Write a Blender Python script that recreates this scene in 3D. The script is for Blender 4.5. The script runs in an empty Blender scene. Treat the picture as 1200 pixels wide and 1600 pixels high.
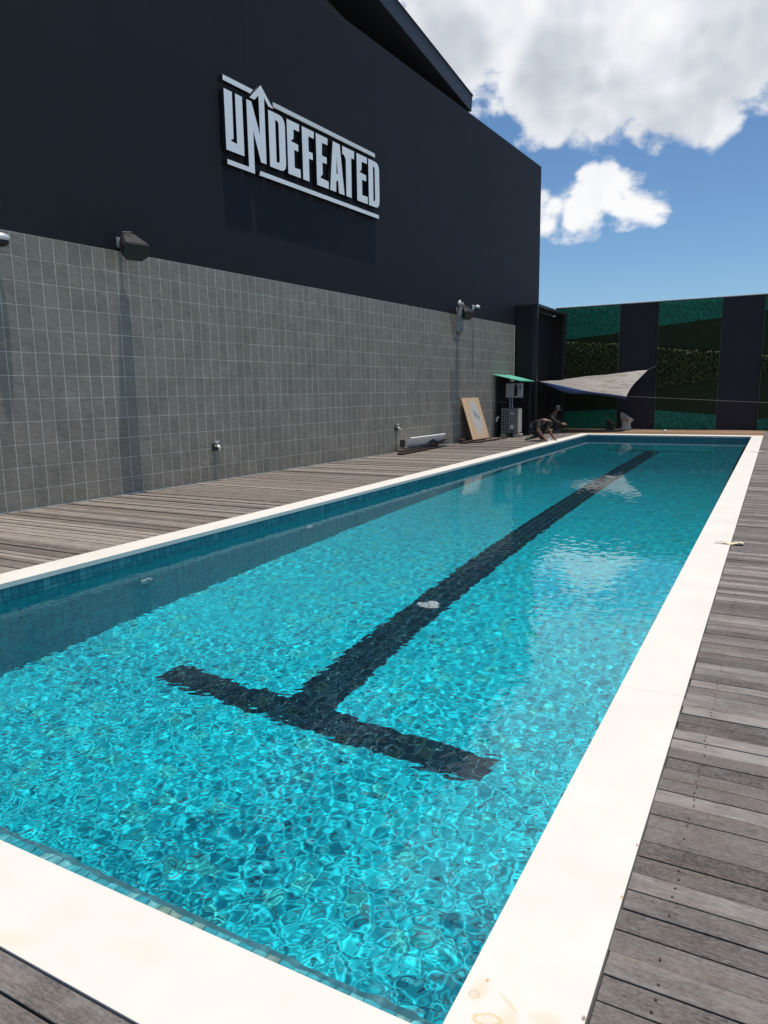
import bpy, bmesh, math, random
import numpy as np
from mathutils import Vector, Matrix

random.seed(7)
rng = np.random.default_rng(11)
scene = bpy.context.scene
COL = scene.collection

# ------------------------------------------------------------------ camera
cam_d = bpy.data.cameras.new('camera')
cam = bpy.data.objects.new('camera', cam_d)
COL.objects.link(cam)
RIGHT = Vector((0.8793151, 0.4759842, -0.0156203))
UP = Vector((-0.0650749, 0.1525790, 0.9861465))
FWD = Vector((-0.4717734, 0.8661170, -0.1651397))
EYE = Vector((0, 0, 1.5))
mw = Matrix.Identity(4)
for i in range(3):
    mw[i][0], mw[i][1], mw[i][2], mw[i][3] = RIGHT[i], UP[i], -FWD[i], EYE[i]
cam.matrix_world = mw
cam_d.sensor_fit = 'VERTICAL'
cam_d.sensor_height = 24.0
cam_d.lens = 1121.94 / 1600 * 24.0
cam_d.clip_start = 0.05
cam_d.clip_end = 3000
scene.camera = cam

# ------------------------------------------------------------------ sun and sky
SUN = Vector((0.105, 0.012, 0.994)).normalized()
SUN_EL = math.asin(SUN.z)
SUN_AZ = math.atan2(SUN.x, SUN.y)
sun_d = bpy.data.lights.new('sun', 'SUN')
sun_d.energy = 4.6
sun_d.angle = math.radians(0.8)
sun_d.color = (1.0, 0.945, 0.865)
sun = bpy.data.objects.new('sun', sun_d)
COL.objects.link(sun)
sun.rotation_euler = SUN.to_track_quat('Z', 'Y').to_euler()
sun.location = (10, 5, 30)
sun_d.cycles.is_caustics_light = True

world = bpy.data.worlds.new('World')
scene.world = world
world.use_nodes = True
wt = world.node_tree
for n in list(wt.nodes):
    wt.nodes.remove(n)


class NT:
    """small helper round a node tree"""
    def __init__(self, tree):
        self.t = tree

    def n(self, typ, **kw):
        nd = self.t.nodes.new(typ)
        for k, v in kw.items():
            if k == 'ins':
                for a, b in v.items():
                    self.set(nd, a, b)
            else:
                setattr(nd, k, v)
        return nd

    def set(self, nd, key, val):
        s = nd.inputs[key]
        if isinstance(val, bpy.types.NodeSocket):
            self.t.links.new(val, s)
        else:
            s.default_value = val

    def math(self, op, a, b=None, c=None, clamp=False):
        nd = self.t.nodes.new('ShaderNodeMath')
        nd.operation = op
        nd.use_clamp = clamp
        for i, v in enumerate((a, b, c)):
            if v is not None:
                self.set(nd, i, v)
        return nd.outputs[0]

    def vmath(self, op, a, b=None):
        nd = self.t.nodes.new('ShaderNodeVectorMath')
        nd.operation = op
        self.set(nd, 0, a)
        if b is not None:
            self.set(nd, 1, b)
        return nd.outputs['Value'] if op in ('LENGTH', 'DOT_PRODUCT', 'DISTANCE') else nd.outputs['Vector']

    def noise(self, vec, scale, detail=4, rough=0.5, dist=0.0, color=False):
        nd = self.t.nodes.new('ShaderNodeTexNoise')
        self.set(nd, 'Vector', vec)
        nd.inputs['Scale'].default_value = scale
        nd.inputs['Detail'].default_value = detail
        nd.inputs['Roughness'].default_value = rough
        nd.inputs['Distortion'].default_value = dist
        return nd.outputs['Color' if color else 'Fac']

    def ramp(self, fac, stops, interp='LINEAR'):
        nd = self.t.nodes.new('ShaderNodeValToRGB')
        nd.color_ramp.interpolation = interp
        el = nd.color_ramp.elements
        while len(el) < len(stops):
            el.new(0.5)
        for e, (p, c) in zip(el, stops):
            e.position = p
            e.color = c if len(c) == 4 else (*c, 1)
        self.set(nd, 'Fac', fac)
        return nd.outputs['Color']

    def mapr(self, v, a, b, c=0.0, d=1.0, smooth=False):
        nd = self.t.nodes.new('ShaderNodeMapRange')
        nd.interpolation_type = 'SMOOTHSTEP' if smooth else 'LINEAR'
        nd.clamp = True
        self.set(nd, 'Value', v)
        for k, x in zip(('From Min', 'From Max', 'To Min', 'To Max'), (a, b, c, d)):
            nd.inputs[k].default_value = x
        return nd.outputs['Result']

    def mix(self, fac, a, b, blend='MIX'):
        nd = self.t.nodes.new('ShaderNodeMix')
        nd.data_type = 'RGBA'
        nd.blend_type = blend
        self.set(nd, 0, fac)
        for k, v in ((6, a), (7, b)):
            if not isinstance(v, bpy.types.NodeSocket) and len(v) == 3:
                v = (*v, 1)
            self.set(nd, k, v)
        return nd.outputs[2]


W = NT(wt)
sky = W.n('ShaderNodeTexSky', sky_type='NISHITA', sun_disc=False, sun_elevation=SUN_EL,
          sun_rotation=SUN_AZ, altitude=0.0, air_density=1.0, dust_density=0.25, ozone_density=3.0)
tc = W.n('ShaderNodeTexCoord')
DIR = tc.outputs['Generated']


def vdir(px, py):
    """direction in the sky of a cloud lobe, surveyed from the photograph"""
    d = RIGHT * ((px - 600) / 1121.94) + UP * (-(py - 800) / 1121.94) + FWD
    return d.normalized()


LOBES = [(905, 20, 232), (1070, 30, 215), (745, -5, 182), (1225, -10, 170), (975, 122, 142), (858, 100, 120),
         (1115, 178, 94), (1050, 168, 96), (1380, -40, 190), (690, 10, 105),
         (1120, -230, 240), (760, -260, 250), (955, 316, 74), (935, 312, 76), (988, 308, 68), (862, 318, 64), (962, 284, 44), (1012, 314, 52), (905, 316, 74)]


def lobes(vec):
    out = None
    for (px, py, r) in LOBES:
        c = vdir(px, py)
        dv = W.vmath('SUBTRACT', vec, tuple(c))
        dv = W.vmath('MULTIPLY', dv, (1.0, 1.0, 1.10))
        ln = W.vmath('LENGTH', dv)
        # in units of angle, so that small lobes have edges as crisp as large ones
        v = W.math('MULTIPLY_ADD', ln, -1.0 / 0.075, r / 1121.94 * 0.80 / 0.075)
        out = v if out is None else W.math('SMOOTH_MAX', out, v, 0.22)
    return W.math('MAXIMUM', out, -3.0)


warp = W.noise(DIR, 7.0, 3, 0.5, color=True)
warp = W.vmath('SUBTRACT', warp, (0.5, 0.5, 0.5))
warp = W.vmath('MULTIPLY', warp, (0.05, 0.05, 0.05))
DW = W.vmath('ADD', DIR, warp)


def billow(vec):
    """cauliflower heads: inverted cell distance at two sizes plus fine noise"""
    out = None
    for sc_, k in ((17.0, 0.62), (40.0, 0.38)):
        vo = W.n('ShaderNodeTexVoronoi')
        vo.feature = 'F1'
        vo.inputs['Scale'].default_value = sc_
        W.set(vo, 'Vector', vec)
        v = W.math('MULTIPLY', W.math('SUBTRACT', 0.42, vo.outputs['Distance']), k * 2.0)
        out = v if out is None else W.math('ADD', out, v)
    return W.math('ADD', out, W.math('MULTIPLY_ADD', W.noise(vec, 26.0, 5, 0.62, 0.0), 0.95, -0.475))


nz = billow(DW)
nz_up = billow(W.vmath('ADD', DW, (0.010, 0.0, 0.016)))
soft = W.noise(DIR, 6.0, 4, 0.55)
wisp = W.noise(W.vmath('MULTIPLY', DW, (1.0, 1.0, 2.2)), 15.0, 7, 0.62, 0.0)
# other cumulus, all over the sky outside the part in view
big = W.noise(DIR, 2.6, 3, 0.5)
mid = vdir(950, 150)
away = W.mapr(W.vmath('LENGTH', W.vmath('SUBTRACT', DIR, tuple(mid))), 0.36, 0.62, 0, 1, True)
gen = W.math('MULTIPLY', W.math('MULTIPLY_ADD', big, 12.0, -7.0), away)
gen = W.math('SUBTRACT', gen, W.math('MULTIPLY', W.math('SUBTRACT', 1.0, away), 3.0))
bm_here = W.math('MAXIMUM', lobes(DW), gen)
bm_up = W.math('MAXIMUM', lobes(W.vmath('ADD', DW, (0.004, 0.0, 0.050))), gen)
dens = W.math('MULTIPLY_ADD', nz, 0.50, bm_here)
dens = W.math('ADD', dens, W.math('MULTIPLY_ADD', wisp, 0.95, -0.52))
cover = W.mapr(dens, 0.0, 0.34, 0, 1, True)
thick = W.math('ADD', bm_up, W.math('MULTIPLY', nz, 0.35))
grey = W.mapr(thick, 0.10, 1.50, 0, 1, True)
relief = W.math('MULTIPLY', W.math('SUBTRACT', nz, nz_up), 0.22)
shade = W.math('ADD', W.math('MULTIPLY_ADD', grey, -0.60, 1.02), relief)
shade = W.math('ADD', shade, W.math('MULTIPLY_ADD', soft, 1.5, -0.74), clamp=True)
ccol = W.ramp(shade, [(0.0, (0.42, 0.45, 0.50)), (0.45, (0.62, 0.66, 0.72)), (0.8, (0.86, 0.88, 0.91)), (1.0, (0.97, 0.97, 0.98))])
bg_sky = W.n('ShaderNodeBackground')
W.set(bg_sky, 'Color', W.mix(1.0, sky.outputs['Color'], (0.76, 0.95, 1.08), 'MULTIPLY'))
bg_sky.inputs['Strength'].default_value = 0.105
bg_cl = W.n('ShaderNodeBackground')
W.set(bg_cl, 'Color', ccol)
bg_cl.inputs['Strength'].default_value = 1.0
mixw = W.n('ShaderNodeMixShader')
wt.links.new(cover, mixw.inputs[0])
wt.links.new(bg_sky.outputs[0], mixw.inputs[1])
wt.links.new(bg_cl.outputs[0], mixw.inputs[2])
outw = W.n('ShaderNodeOutputWorld')
wt.links.new(mixw.outputs[0], outw.inputs['Surface'])

world.cycles.sampling_method = 'MANUAL'
world.cycles.sample_map_resolution = 512
scene.view_settings.view_transform = 'Standard'
scene.view_settings.look = 'None'
scene.view_settings.gamma = 1.0
scene.view_settings.use_curve_mapping = False
scene.view_settings.exposure = 0.0
cy = scene.cycles
cy.use_denoising = True
try:
    cy.denoiser = 'OPENIMAGEDENOISE'
except Exception:
    pass
cy.caustics_refractive = True
cy.caustics_reflective = True
cy.blur_glossy = 0.3
cy.max_bounces = 10
cy.transmission_bounces = 8
cy.transparent_max_bounces = 8
cy.sample_clamp_indirect = 6.0
scene.render.filter_size = 1.3


# ------------------------------------------------------------------ helpers
def tag(o, label=None, cat=None, group=None, kind=None):
    for k, v in (('label', label), ('category', cat), ('group', group), ('kind', kind)):
        if v:
            o[k] = v
    return o


def empty(name, loc=(0, 0, 0), rz=0.0):
    o = bpy.data.objects.new(name, None)
    COL.objects.link(o)
    o.location = loc
    o.rotation_euler = (0, 0, rz)
    return o


def link(name, me, mat=None, parent=None, loc=None, rot=None):
    o = bpy.data.objects.new(name, me)
    COL.objects.link(o)
    if mat is not None and not me.materials:
        for m in (mat if isinstance(mat, (list, tuple)) else [mat]):
            me.materials.append(m)
    if parent is not None:
        o.parent = parent
    if loc is not None:
        o.location = loc
    if rot is not None:
        o.rotation_euler = rot
    return o


class MB:
    def __init__(self):
        self.v, self.f, self.m = [], [], []

    def add(self, verts, faces, mi=0):
        b = len(self.v)
        self.v += [tuple(p) for p in verts]
        self.f += [tuple(b + i for i in f) for f in faces]
        self.m += [mi] * len(faces)
        return self

    def box(self, x0, x1, y0, y1, z0, z1, mi=0):
        v = [(x0, y0, z0), (x1, y0, z0), (x1, y1, z0), (x0, y1, z0), (x0, y0, z1), (x1, y0, z1), (x1, y1, z1), (x0, y1, z1)]
        return self.add(v, [(0, 3, 2, 1), (4, 5, 6, 7), (0, 1, 5, 4), (1, 2, 6, 5), (2, 3, 7, 6), (3, 0, 4, 7)], mi)

    def prism(self, poly, fn, d0, d1, mi=0):
        """poly in 2D extruded from d0 to d1, fn(u, v, d) -> point"""
        n = len(poly)
        v = [fn(u, w, d0) for u, w in poly] + [fn(u, w, d1) for u, w in poly]
        f = [tuple(range(n))[::-1], tuple(range(n, 2 * n))]
        f += [(i, (i + 1) % n, n + (i + 1) % n, n + i) for i in range(n)]
        return self.add(v, f, mi)

    def tube(self, pts, r, n=8, mi=0, cap=True):
        pts = [Vector(p) for p in pts]
        rr = r if isinstance(r, (list, tuple)) else [r] * len(pts)
        vs, fs = [], []
        prev = None
        for i, p in enumerate(pts):
            d = (pts[min(i + 1, len(pts) - 1)] - pts[max(i - 1, 0)]).normalized()
            if prev is None:
                a = d.orthogonal().normalized()
            else:
                a = (prev - d * prev.dot(d)).normalized()
            prev = a
            b = d.cross(a)
            for k in range(n):
                t = 2 * math.pi * k / n
                vs.append(p + (a * math.cos(t) + b * math.sin(t)) * rr[i])
        for i in range(len(pts) - 1):
            for k in range(n):
                fs.append((i * n + k, i * n + (k + 1) % n, (i + 1) * n + (k + 1) % n, (i + 1) * n + k))
        if cap:
            fs.append(tuple(range(n))[::-1])
            fs.append(tuple(range((len(pts) - 1) * n, len(pts) * n)))
        return self.add(vs, fs, mi)

    def lathe(self, prof, n=20, mi=0, fn=None):
        vs, fs = [], []
        for r, z in prof:
            for k in range(n):
                t = 2 * math.pi * k / n
                p = (r * math.cos(t), r * math.sin(t), z)
                vs.append(fn(*p) if fn else p)
        for i in range(len(prof) - 1):
            for k in range(n):
                fs.append((i * n + k, i * n + (k + 1) % n, (i + 1) * n + (k + 1) % n, (i + 1) * n + k))
        fs.append(tuple(range(n))[::-1])
        fs.append(tuple(range((len(prof) - 1) * n, len(prof) * n)))
        return self.add(vs, fs, mi)

    def mesh(self, name, smooth=False):
        me = bpy.data.meshes.new(name)
        me.from_pydata(self.v, [], self.f)
        me.polygons.foreach_set('material_index', self.m)
        if smooth:
            me.polygons.foreach_set('use_smooth', [True] * len(self.f))
        me.update()
        bm = bmesh.new()
        bm.from_mesh(me)
        bmesh.ops.recalc_face_normals(bm, faces=bm.faces)
        bm.to_mesh(me)
        bm.free()
        return me

    def build(self, name, mat, parent=None, smooth=False, bevel=0.0, loc=None, rot=None, seg=2):
        me = self.mesh(name, smooth)
        o = link(name, me, mat, parent, loc, rot)
        if bevel:
            m = o.modifiers.new('soft_edges', 'BEVEL')
            m.width = bevel
            m.segments = seg
            m.limit_method = 'ANGLE'
            m.angle_limit = math.radians(40)
        return o


def np_mesh(name, verts, faces, smooth=False):
    """numpy verts (n,3) and quad faces (m,4)"""
    me = bpy.data.meshes.new(name)
    k = faces.shape[1]
    me.vertices.add(len(verts))
    me.vertices.foreach_set('co', np.ascontiguousarray(verts, dtype=np.float32).ravel())
    me.loops.add(faces.size)
    me.loops.foreach_set('vertex_index', np.ascontiguousarray(faces, dtype=np.int32).ravel())
    me.polygons.add(len(faces))
    me.polygons.foreach_set('loop_start', np.arange(0, faces.size, k, dtype=np.int32))
    me.polygons.foreach_set('use_smooth', np.full(len(faces), smooth))
    me.update(calc_edges=True)
    me.validate()
    return me


# ------------------------------------------------------------------ materials
def new_mat(name):
    m = bpy.data.materials.new(name)
    m.use_nodes = True
    t = NT(m.node_tree)
    b = m.node_tree.nodes['Principled BSDF']
    return m, t, b


def bump(t, b, h, strength=0.3, dist=0.01):
    nd = t.n('ShaderNodeBump')
    nd.inputs['Strength'].default_value = strength
    nd.inputs['Distance'].default_value = dist
    t.set(nd, 'Height', h)
    t.t.links.new(nd.outputs[0], b.inputs['Normal'])


def simple(name, col, rough=0.6, metal=0.0, var=0.12, scale=6.0, bmp=0.0, spec=0.5, stain=None):
    m, t, b = new_mat(name)
    pos = t.n('ShaderNodeNewGeometry').outputs['Position']
    nz = t.noise(pos, scale, 6, 0.6)
    lo = tuple(c * (1 - var) for c in col)
    hi = tuple(min(1, c * (1 + var)) for c in col)
    c = t.ramp(nz, [(0.3, lo), (0.7, hi)])
    if stain:
        s = t.mapr(t.noise(pos, stain[1], 5, 0.65), stain[2], stain[2] + 0.15)
        c = t.mix(t.math('MULTIPLY', s, stain[3]), c, stain[0])
    t.set(b, 'Base Color', c)
    b.inputs['Roughness'].default_value = rough
    b.inputs['Metallic'].default_value = metal
    b.inputs['Specular IOR Level'].default_value = spec
    if bmp:
        bump(t, b, t.noise(pos, scale * 6, 4, 0.6), bmp, 0.01)
    return m


def wood(name, dark, mid, light, brown, seed, wide=1.0):
    """weathered decking, boards run along X"""
    m, t, b = new_mat(name)
    pos = t.n('ShaderNodeNewGeometry').outputs['Position']
    rnd = t.n('ShaderNodeObjectInfo').outputs['Random']
    off = t.n('ShaderNodeCombineXYZ')
    t.set(off, 'X', t.math('MULTIPLY', rnd, 37.0))
    t.set(off, 'Z', t.math('MULTIPLY', rnd, 91.0))
    p = t.vmath('ADD', pos, off.outputs[0])
    grain = t.noise(t.vmath('MULTIPLY', p, (9.0, 210.0, 8.0)), 1.0, 6, 0.7, 0.9)
    broad = t.noise(t.vmath('MULTIPLY', p, (6.5, 34.0, 3.0)), 1.0, 6, 0.65, 0.8)
    blot = t.noise(pos, 5.0, 6, 0.7)
    rnd2 = t.math('FRACT', t.math('MULTIPLY', rnd, 17.31))
    rnd3 = t.math('FRACT', t.math('MULTIPLY', rnd, 53.7))
    f = t.math('ADD', t.math('MULTIPLY', grain, 0.55), t.math('MULTIPLY', broad, 0.55))
    f = t.math('ADD', f, t.math('MULTIPLY_ADD', rnd2, 0.42, -0.22))
    f = t.math('ADD', f, t.math('MULTIPLY_ADD', blot, 0.5, -0.25))
    c = t.ramp(f, [(0.28, dark), (0.52, mid), (0.78, light)])
    damp = t.mapr(t.math('ADD', t.math('MULTIPLY', rnd3, 0.55), t.math('MULTIPLY', broad, 0.6)), 0.66, 0.86)
    c = t.mix(t.math('MULTIPLY', damp, 0.75), c, brown)
    # checks and splits along the grain, speckle of lichen and wear across it, a rosy tinge where worn
    split = t.noise(t.vmath('MULTIPLY', p, (3.0, 300.0, 8.0)), 1.0, 3, 0.5, 0.3)
    c = t.mix(t.mapr(split, 0.63, 0.70, 0, 0.65), c, tuple(v_ * 0.45 for v_ in dark))
    spk = t.noise(t.vmath('MULTIPLY', p, (60.0, 150.0, 60.0)), 1.0, 4, 0.7)
    c = t.mix(t.mapr(spk, 0.40, 0.70, 0.0, 0.40), c, tuple(min(1, v_ * 1.15) for v_ in light))
    warm = t.noise(t.vmath('MULTIPLY', p, (2.0, 14.0, 2.0)), 1.0, 4, 0.6)
    c = t.mix(t.mapr(warm, 0.48, 0.68, 0, 0.55), c, t.mix(1.0, c, (1.12, 0.96, 0.88), 'MULTIPLY'))
    t.set(b, 'Base Color', c)
    b.inputs['Roughness'].default_value = 0.75
    b.inputs['Specular IOR Level'].default_value = 0.3
    bump(t, b, t.math('ADD', grain, t.math('MULTIPLY', broad, 0.5)), 0.55, 0.004)
    return m


MAT_DECK = wood('weathered_deck_wood', (0.038, 0.032, 0.028), (0.116, 0.104, 0.095), (0.255, 0.237, 0.220), (0.056, 0.042, 0.035), 1)
MAT_DECK_L = wood('weathered_side_deck_wood', (0.055, 0.044, 0.036), (0.150, 0.130, 0.111), (0.290, 0.258, 0.226), (0.090, 0.068, 0.054), 2)
MAT_DECK_F = wood('brown_far_deck_wood', (0.10, 0.060, 0.034), (0.24, 0.145, 0.080), (0.34, 0.235, 0.150), (0.15, 0.085, 0.045), 3)
MAT_OLDWOOD = wood('dark_reclaimed_wood', (0.018, 0.011, 0.009), (0.045, 0.028, 0.022), (0.10, 0.075, 0.062), (0.05, 0.025, 0.018), 4)


def mat_coping():
    m, t, b = new_mat('cream_coping_stone')
    pos = t.n('ShaderNodeNewGeometry').outputs['Position']
    n1 = t.noise(pos, 2.2, 5, 0.6)
    c = t.ramp(n1, [(0.3, (0.600, 0.562, 0.500)), (0.7, (0.650, 0.618, 0.562))])
    sep = t.n('ShaderNodeSeparateXYZ')
    t.set(sep, 0, pos)
    fine = t.noise(pos, 38.0, 5, 0.7)
    dots = t.mapr(fine, 0.70, 0.78)
    c = t.mix(t.math('MULTIPLY', dots, 0.10), c, (0.45, 0.40, 0.34))

    def spot(x, y, rx, ry, ring, rot=0.0):
        dx = t.math('SUBTRACT', sep.outputs[0], x)
        dy = t.math('SUBTRACT', sep.outputs[1], y)
        ca, sa = math.cos(rot), math.sin(rot)
        ux = t.math('ADD', t.math('MULTIPLY', dx, ca / rx), t.math('MULTIPLY', dy, sa / rx))
        uy = t.math('ADD', t.math('MULTIPLY', dx, -sa / ry), t.math('MULTIPLY', dy, ca / ry))
        r = t.math('SQRT', t.math('ADD', t.math('MULTIPLY', ux, ux), t.math('MULTIPLY', uy, uy)))
        r = t.math('ADD', r, t.math('MULTIPLY_ADD', t.noise(pos, 28.0, 4, 0.6), 0.9, -0.45))
        if ring:
            a = t.mapr(r, 0.72, 0.95)
            bb = t.mapr(r, 0.98, 1.25, 1, 0)
            return t.math('ADD', t.math('MULTIPLY', a, bb), t.math('MULTIPLY', t.mapr(r, 0.9, 1.1, 1, 0), 0.30))
        return t.mapr(r, 0.3, 1.0, 1, 0)
    # rust rings and leaks left by pots on the stone, with a shape of their own
    RUST = (0.45, 0.24, 0.08)
    YEL = (0.58, 0.45, 0.24)
    for (x, y, rx, ry, ring, rot, col, k) in [
            (-0.520, 1.435, 0.032, 0.016, True, 0.35, YEL, 0.85), (-0.470, 1.455, 0.030, 0.045, False, 0.5, YEL, 0.40),
            (-0.405, 1.475, 0.0065, 0.006, False, 0.0, RUST, 1.0), (-0.395, 1.50, 0.055, 0.03, False, 0.3, YEL, 0.35),
            (-0.560, 1.545, 0.006, 0.007, False, 0.0, RUST, 0.95), (-0.565, 1.51, 0.03, 0.05, False, 0.0, YEL, 0.40),
            (-0.575, 1.49, 0.012, 0.012, True, 0.0, RUST, 0.35), (-0.49, 1.505, 0.055, 0.007, False, -0.6, YEL, 0.6),
            (-0.314, 1.545, 0.007, 0.012, False, 0.0, (0.20, 0.10, 0.05), 0.9), (-0.313, 2.02, 0.005, 0.010, False, 0.0, RUST, 0.8),
            (-0.314, 2.30, 0.005, 0.012, False, 0.0, (0.30, 0.15, 0.07), 0.8), (-1.80, 1.06, 0.10, 0.04, False, 0.4, YEL, 0.22),
            (-1.45, 1.20, 0.16, 0.05, False, 0.2, (0.60, 0.52, 0.42), 0.20), (-2.1, 1.2, 0.2, 0.05, False, 0.1, (0.60, 0.52, 0.42), 0.18)]:
        c = t.mix(t.math('MULTIPLY', spot(x, y, rx, ry, ring, rot), k), c, col)
    t.set(b, 'Base Color', c)
    b.inputs['Roughness'].default_value = 0.7
    bump(t, b, t.noise(pos, 60, 4, 0.6), 0.12, 0.004)
    return m


MAT_COPING = mat_coping()


def mat_wall_tile():
    m, t, b = new_mat('grey_slate_wall_tile')
    g = t.n('ShaderNodeNewGeometry')
    pos = g.outputs['Position']
    rnd = t.math('FRACT', t.math('ADD', t.n('ShaderNodeObjectInfo').outputs['Random'], g.outputs['Random Per Island']))
    # slanting slate bedding, each tile cut from another place
    sep = t.n('ShaderNodeSeparateXYZ')
    t.set(sep, 0, pos)
    cmb = t.n('ShaderNodeCombineXYZ')
    t.set(cmb, 'Y', t.math('ADD', sep.outputs[1], t.math('MULTIPLY', rnd, 3.0)))
    t.set(cmb, 'Z', t.math('ADD', sep.outputs[2], t.math('MULTIPLY', sep.outputs[1], 0.28)))
    st = t.noise(t.vmath('MULTIPLY', cmb.outputs[0], (1, 6.0, 34.0)), 1.0, 5, 0.6, 0.5)
    cl = t.noise(pos, 3.0, 4, 0.55)
    f = t.math('ADD', t.math('MULTIPLY', st, 0.75), t.math('MULTIPLY', cl, 0.35))
    f = t.math('ADD', f, t.math('MULTIPLY_ADD', rnd, 0.10, -0.10))
    c = t.ramp(f, [(0.3, (0.165, 0.152, 0.124)), (0.55, (0.262, 0.240, 0.196)), (0.8, (0.365, 0.332, 0.272))])
    t.set(b, 'Base Color', c)
    b.inputs['Roughness'].default_value = 0.55
    b.inputs['Specular IOR Level'].default_value = 0.35
    return m


MAT_TILE = mat_wall_tile()
MAT_GROUT = simple('pale_grout', (0.78, 0.745, 0.65), 0.9, var=0.25, scale=3.0)
MAT_NAVY = simple('dark_navy_render', (0.0150, 0.0152, 0.0198), 0.62, var=0.10, scale=1.3, bmp=0.05, spec=0.2, stain=((0.0195, 0.0198, 0.024), 0.55, 0.58, 0.6))
MAT_FASCIA = simple('charcoal_fascia', (0.034, 0.035, 0.042), 0.5, var=0.08, scale=2.0)
MAT_SOFFIT = simple('dark_soffit', (0.022, 0.022, 0.025), 0.7, var=0.1, scale=2.0)
MAT_GABLE = simple('grey_gable_cladding', (0.10, 0.11, 0.12), 0.6, var=0.1, scale=2.0)
MAT_BLACK = simple('black_paint', (0.0055, 0.0055, 0.0065), 0.7, var=0.15, scale=4.0)
MAT_BLACKFRAME = simple('black_steel', (0.016, 0.016, 0.019), 0.45, var=0.12, scale=5.0)
MAT_BACKWALL = simple('midnight_blue_wall_paint', (0.021, 0.020, 0.028), 0.7, var=0.12, scale=0.9, spec=0.3, stain=((0.027, 0.021, 0.022), 0.5, 0.60, 0.6))
MAT_CAP = simple('pale_wall_capping', (0.62, 0.62, 0.60), 0.7, var=0.1)
MAT_LETTER = simple('brushed_aluminium_letter', (0.90, 0.91, 0.90), 0.5, var=0.04, scale=3.0, spec=0.5)
MAT_LETTERSIDE = simple('black_letter_return', (0.012, 0.012, 0.014), 0.5)
MAT_TEALMAT = simple('teal_artificial_leaf', (0.010, 0.200, 0.135), 0.6, var=0.45, scale=16.0)
MAT_HEDGE = simple('olive_artificial_hedge', (0.058, 0.080, 0.020), 0.6, var=0.75, scale=22.0)
MAT_HEDGEBACK = simple('dark_hedge_backing', (0.012, 0.016, 0.006), 0.9)
MAT_GRASSMAT = simple('dark_green_grass_mat', (0.014, 0.026, 0.008), 0.9, var=0.3, scale=30.0)
MAT_TRIM = simple('green_edge_trim', (0.05, 0.075, 0.045), 0.6)
MAT_PVC = simple('grey_white_plastic', (0.58, 0.59, 0.58), 0.45, var=0.06)
MAT_WHITE = simple('white_painted_board', (0.80, 0.80, 0.79), 0.5, var=0.05)
MAT_METAL = simple('worn_metal', (0.55, 0.55, 0.52), 0.35, 0.85, var=0.25, scale=20)
MAT_BRASS = simple('cream_tap_body', (0.62, 0.58, 0.48), 0.4, 0.2, var=0.25, scale=25)
MAT_RUBBER = simple('black_plastic', (0.010, 0.010, 0.011), 0.4, var=0.2)
MAT_GLASSDARK = simple('dark_dome_glass', (0.01, 0.01, 0.012), 0.08, var=0.0)
MAT_CHROME = simple('pale_camera_shell', (0.70, 0.70, 0.70), 0.25, 0.3, var=0.05)
MAT_BAGPLASTIC = simple('grimy_clear_plastic', (0.24, 0.24, 0.24), 0.35, var=0.3, scale=12)
MAT_GROUND = simple('grey_concrete_ground', (0.20, 0.195, 0.185), 0.9, var=0.2, scale=0.6)


# ------------------------------------------------------------------ survey constants
Z_WATER = -0.150
XL, XR = -5.490, -0.605           # pool, inner faces of the coping
XLO, XRO = -5.810, -0.309         # outer edges of the coping
YN, YF = 1.335, 24.30
YNO, YFO = 1.0356, 24.85
Z_FLOOR = -1.90
Y_BACK = 27.87
WX0, WA = -9.2286, 0.0542         # tiled wall, turned three degrees to the pool
CA, SA = math.cos(WA), math.sin(WA)
Z_TILE = 3.6256


def wp(s, t, z):
    """along the building wall, out from it, up"""
    return (WX0 + s * SA + t * CA, s * CA - t * SA, z)


def wall_x(y):
    return WX0 + y * math.tan(WA)


def wall_empty(name, s=0.0, t=0.0, z=0.0):
    """an empty whose X runs along the wall and Y points into the wall (so -Y is out from it)"""
    e = empty(name, wp(s, t, z))
    e.rotation_euler = (0, 0, math.pi / 2 - WA)
    return e


# ------------------------------------------------------------------ ground
mb = MB()
G = 400.0
zz = -0.16
ox0, ox1, oy0, oy1 = XLO + 0.01, XRO - 0.01, YNO + 0.01, YFO - 0.01
for (a, b_, c, d) in ((-G, G, -G, oy0), (-G, G, oy1, G), (-G, ox0, oy0, oy1), (ox1, G, oy0, oy1)):
    mb.add([(a, c, zz), (b_, c, zz), (b_, d, zz), (a, d, zz)], [(0, 1, 2, 3)])
tag(mb.build('ground', MAT_GROUND), kind='structure')


# ------------------------------------------------------------------ pool basin
def mat_pool_tile(name, lo, mid, hi, tint, far_col=None):
    m, t, b = new_mat(name)
    g = t.n('ShaderNodeNewGeometry')
    r = t.math('FRACT', t.math('ADD', g.outputs['Random Per Island'], t.n('ShaderNodeObjectInfo').outputs['Random']))
    pos = g.outputs['Position']
    n = t.noise(pos, 34.0, 4, 0.65)
    f = t.math('ADD', t.math('MULTIPLY', r, 0.62), t.math('MULTIPLY', n, 0.40))
    c = t.ramp(f, [(0.15, lo), (0.5, mid), (0.9, hi)])
    r2 = t.math('FRACT', t.math('MULTIPLY', r, 23.7))
    c = t.mix(t.mapr(r2, 0.90, 0.93, 0, 0.55), c, tint)
    if far_col:
        # tile colour graded darker towards the far end, deepening the look of the water
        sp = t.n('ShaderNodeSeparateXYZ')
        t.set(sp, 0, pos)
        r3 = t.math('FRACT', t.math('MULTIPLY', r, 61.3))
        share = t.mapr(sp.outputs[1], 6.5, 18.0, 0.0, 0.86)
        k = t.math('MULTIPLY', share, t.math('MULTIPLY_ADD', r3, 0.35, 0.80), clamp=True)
        c = t.mix(k, c, far_col)
    t.set(b, 'Base Color', c)
    b.inputs['Roughness'].default_value = 0.35
    return m


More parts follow.
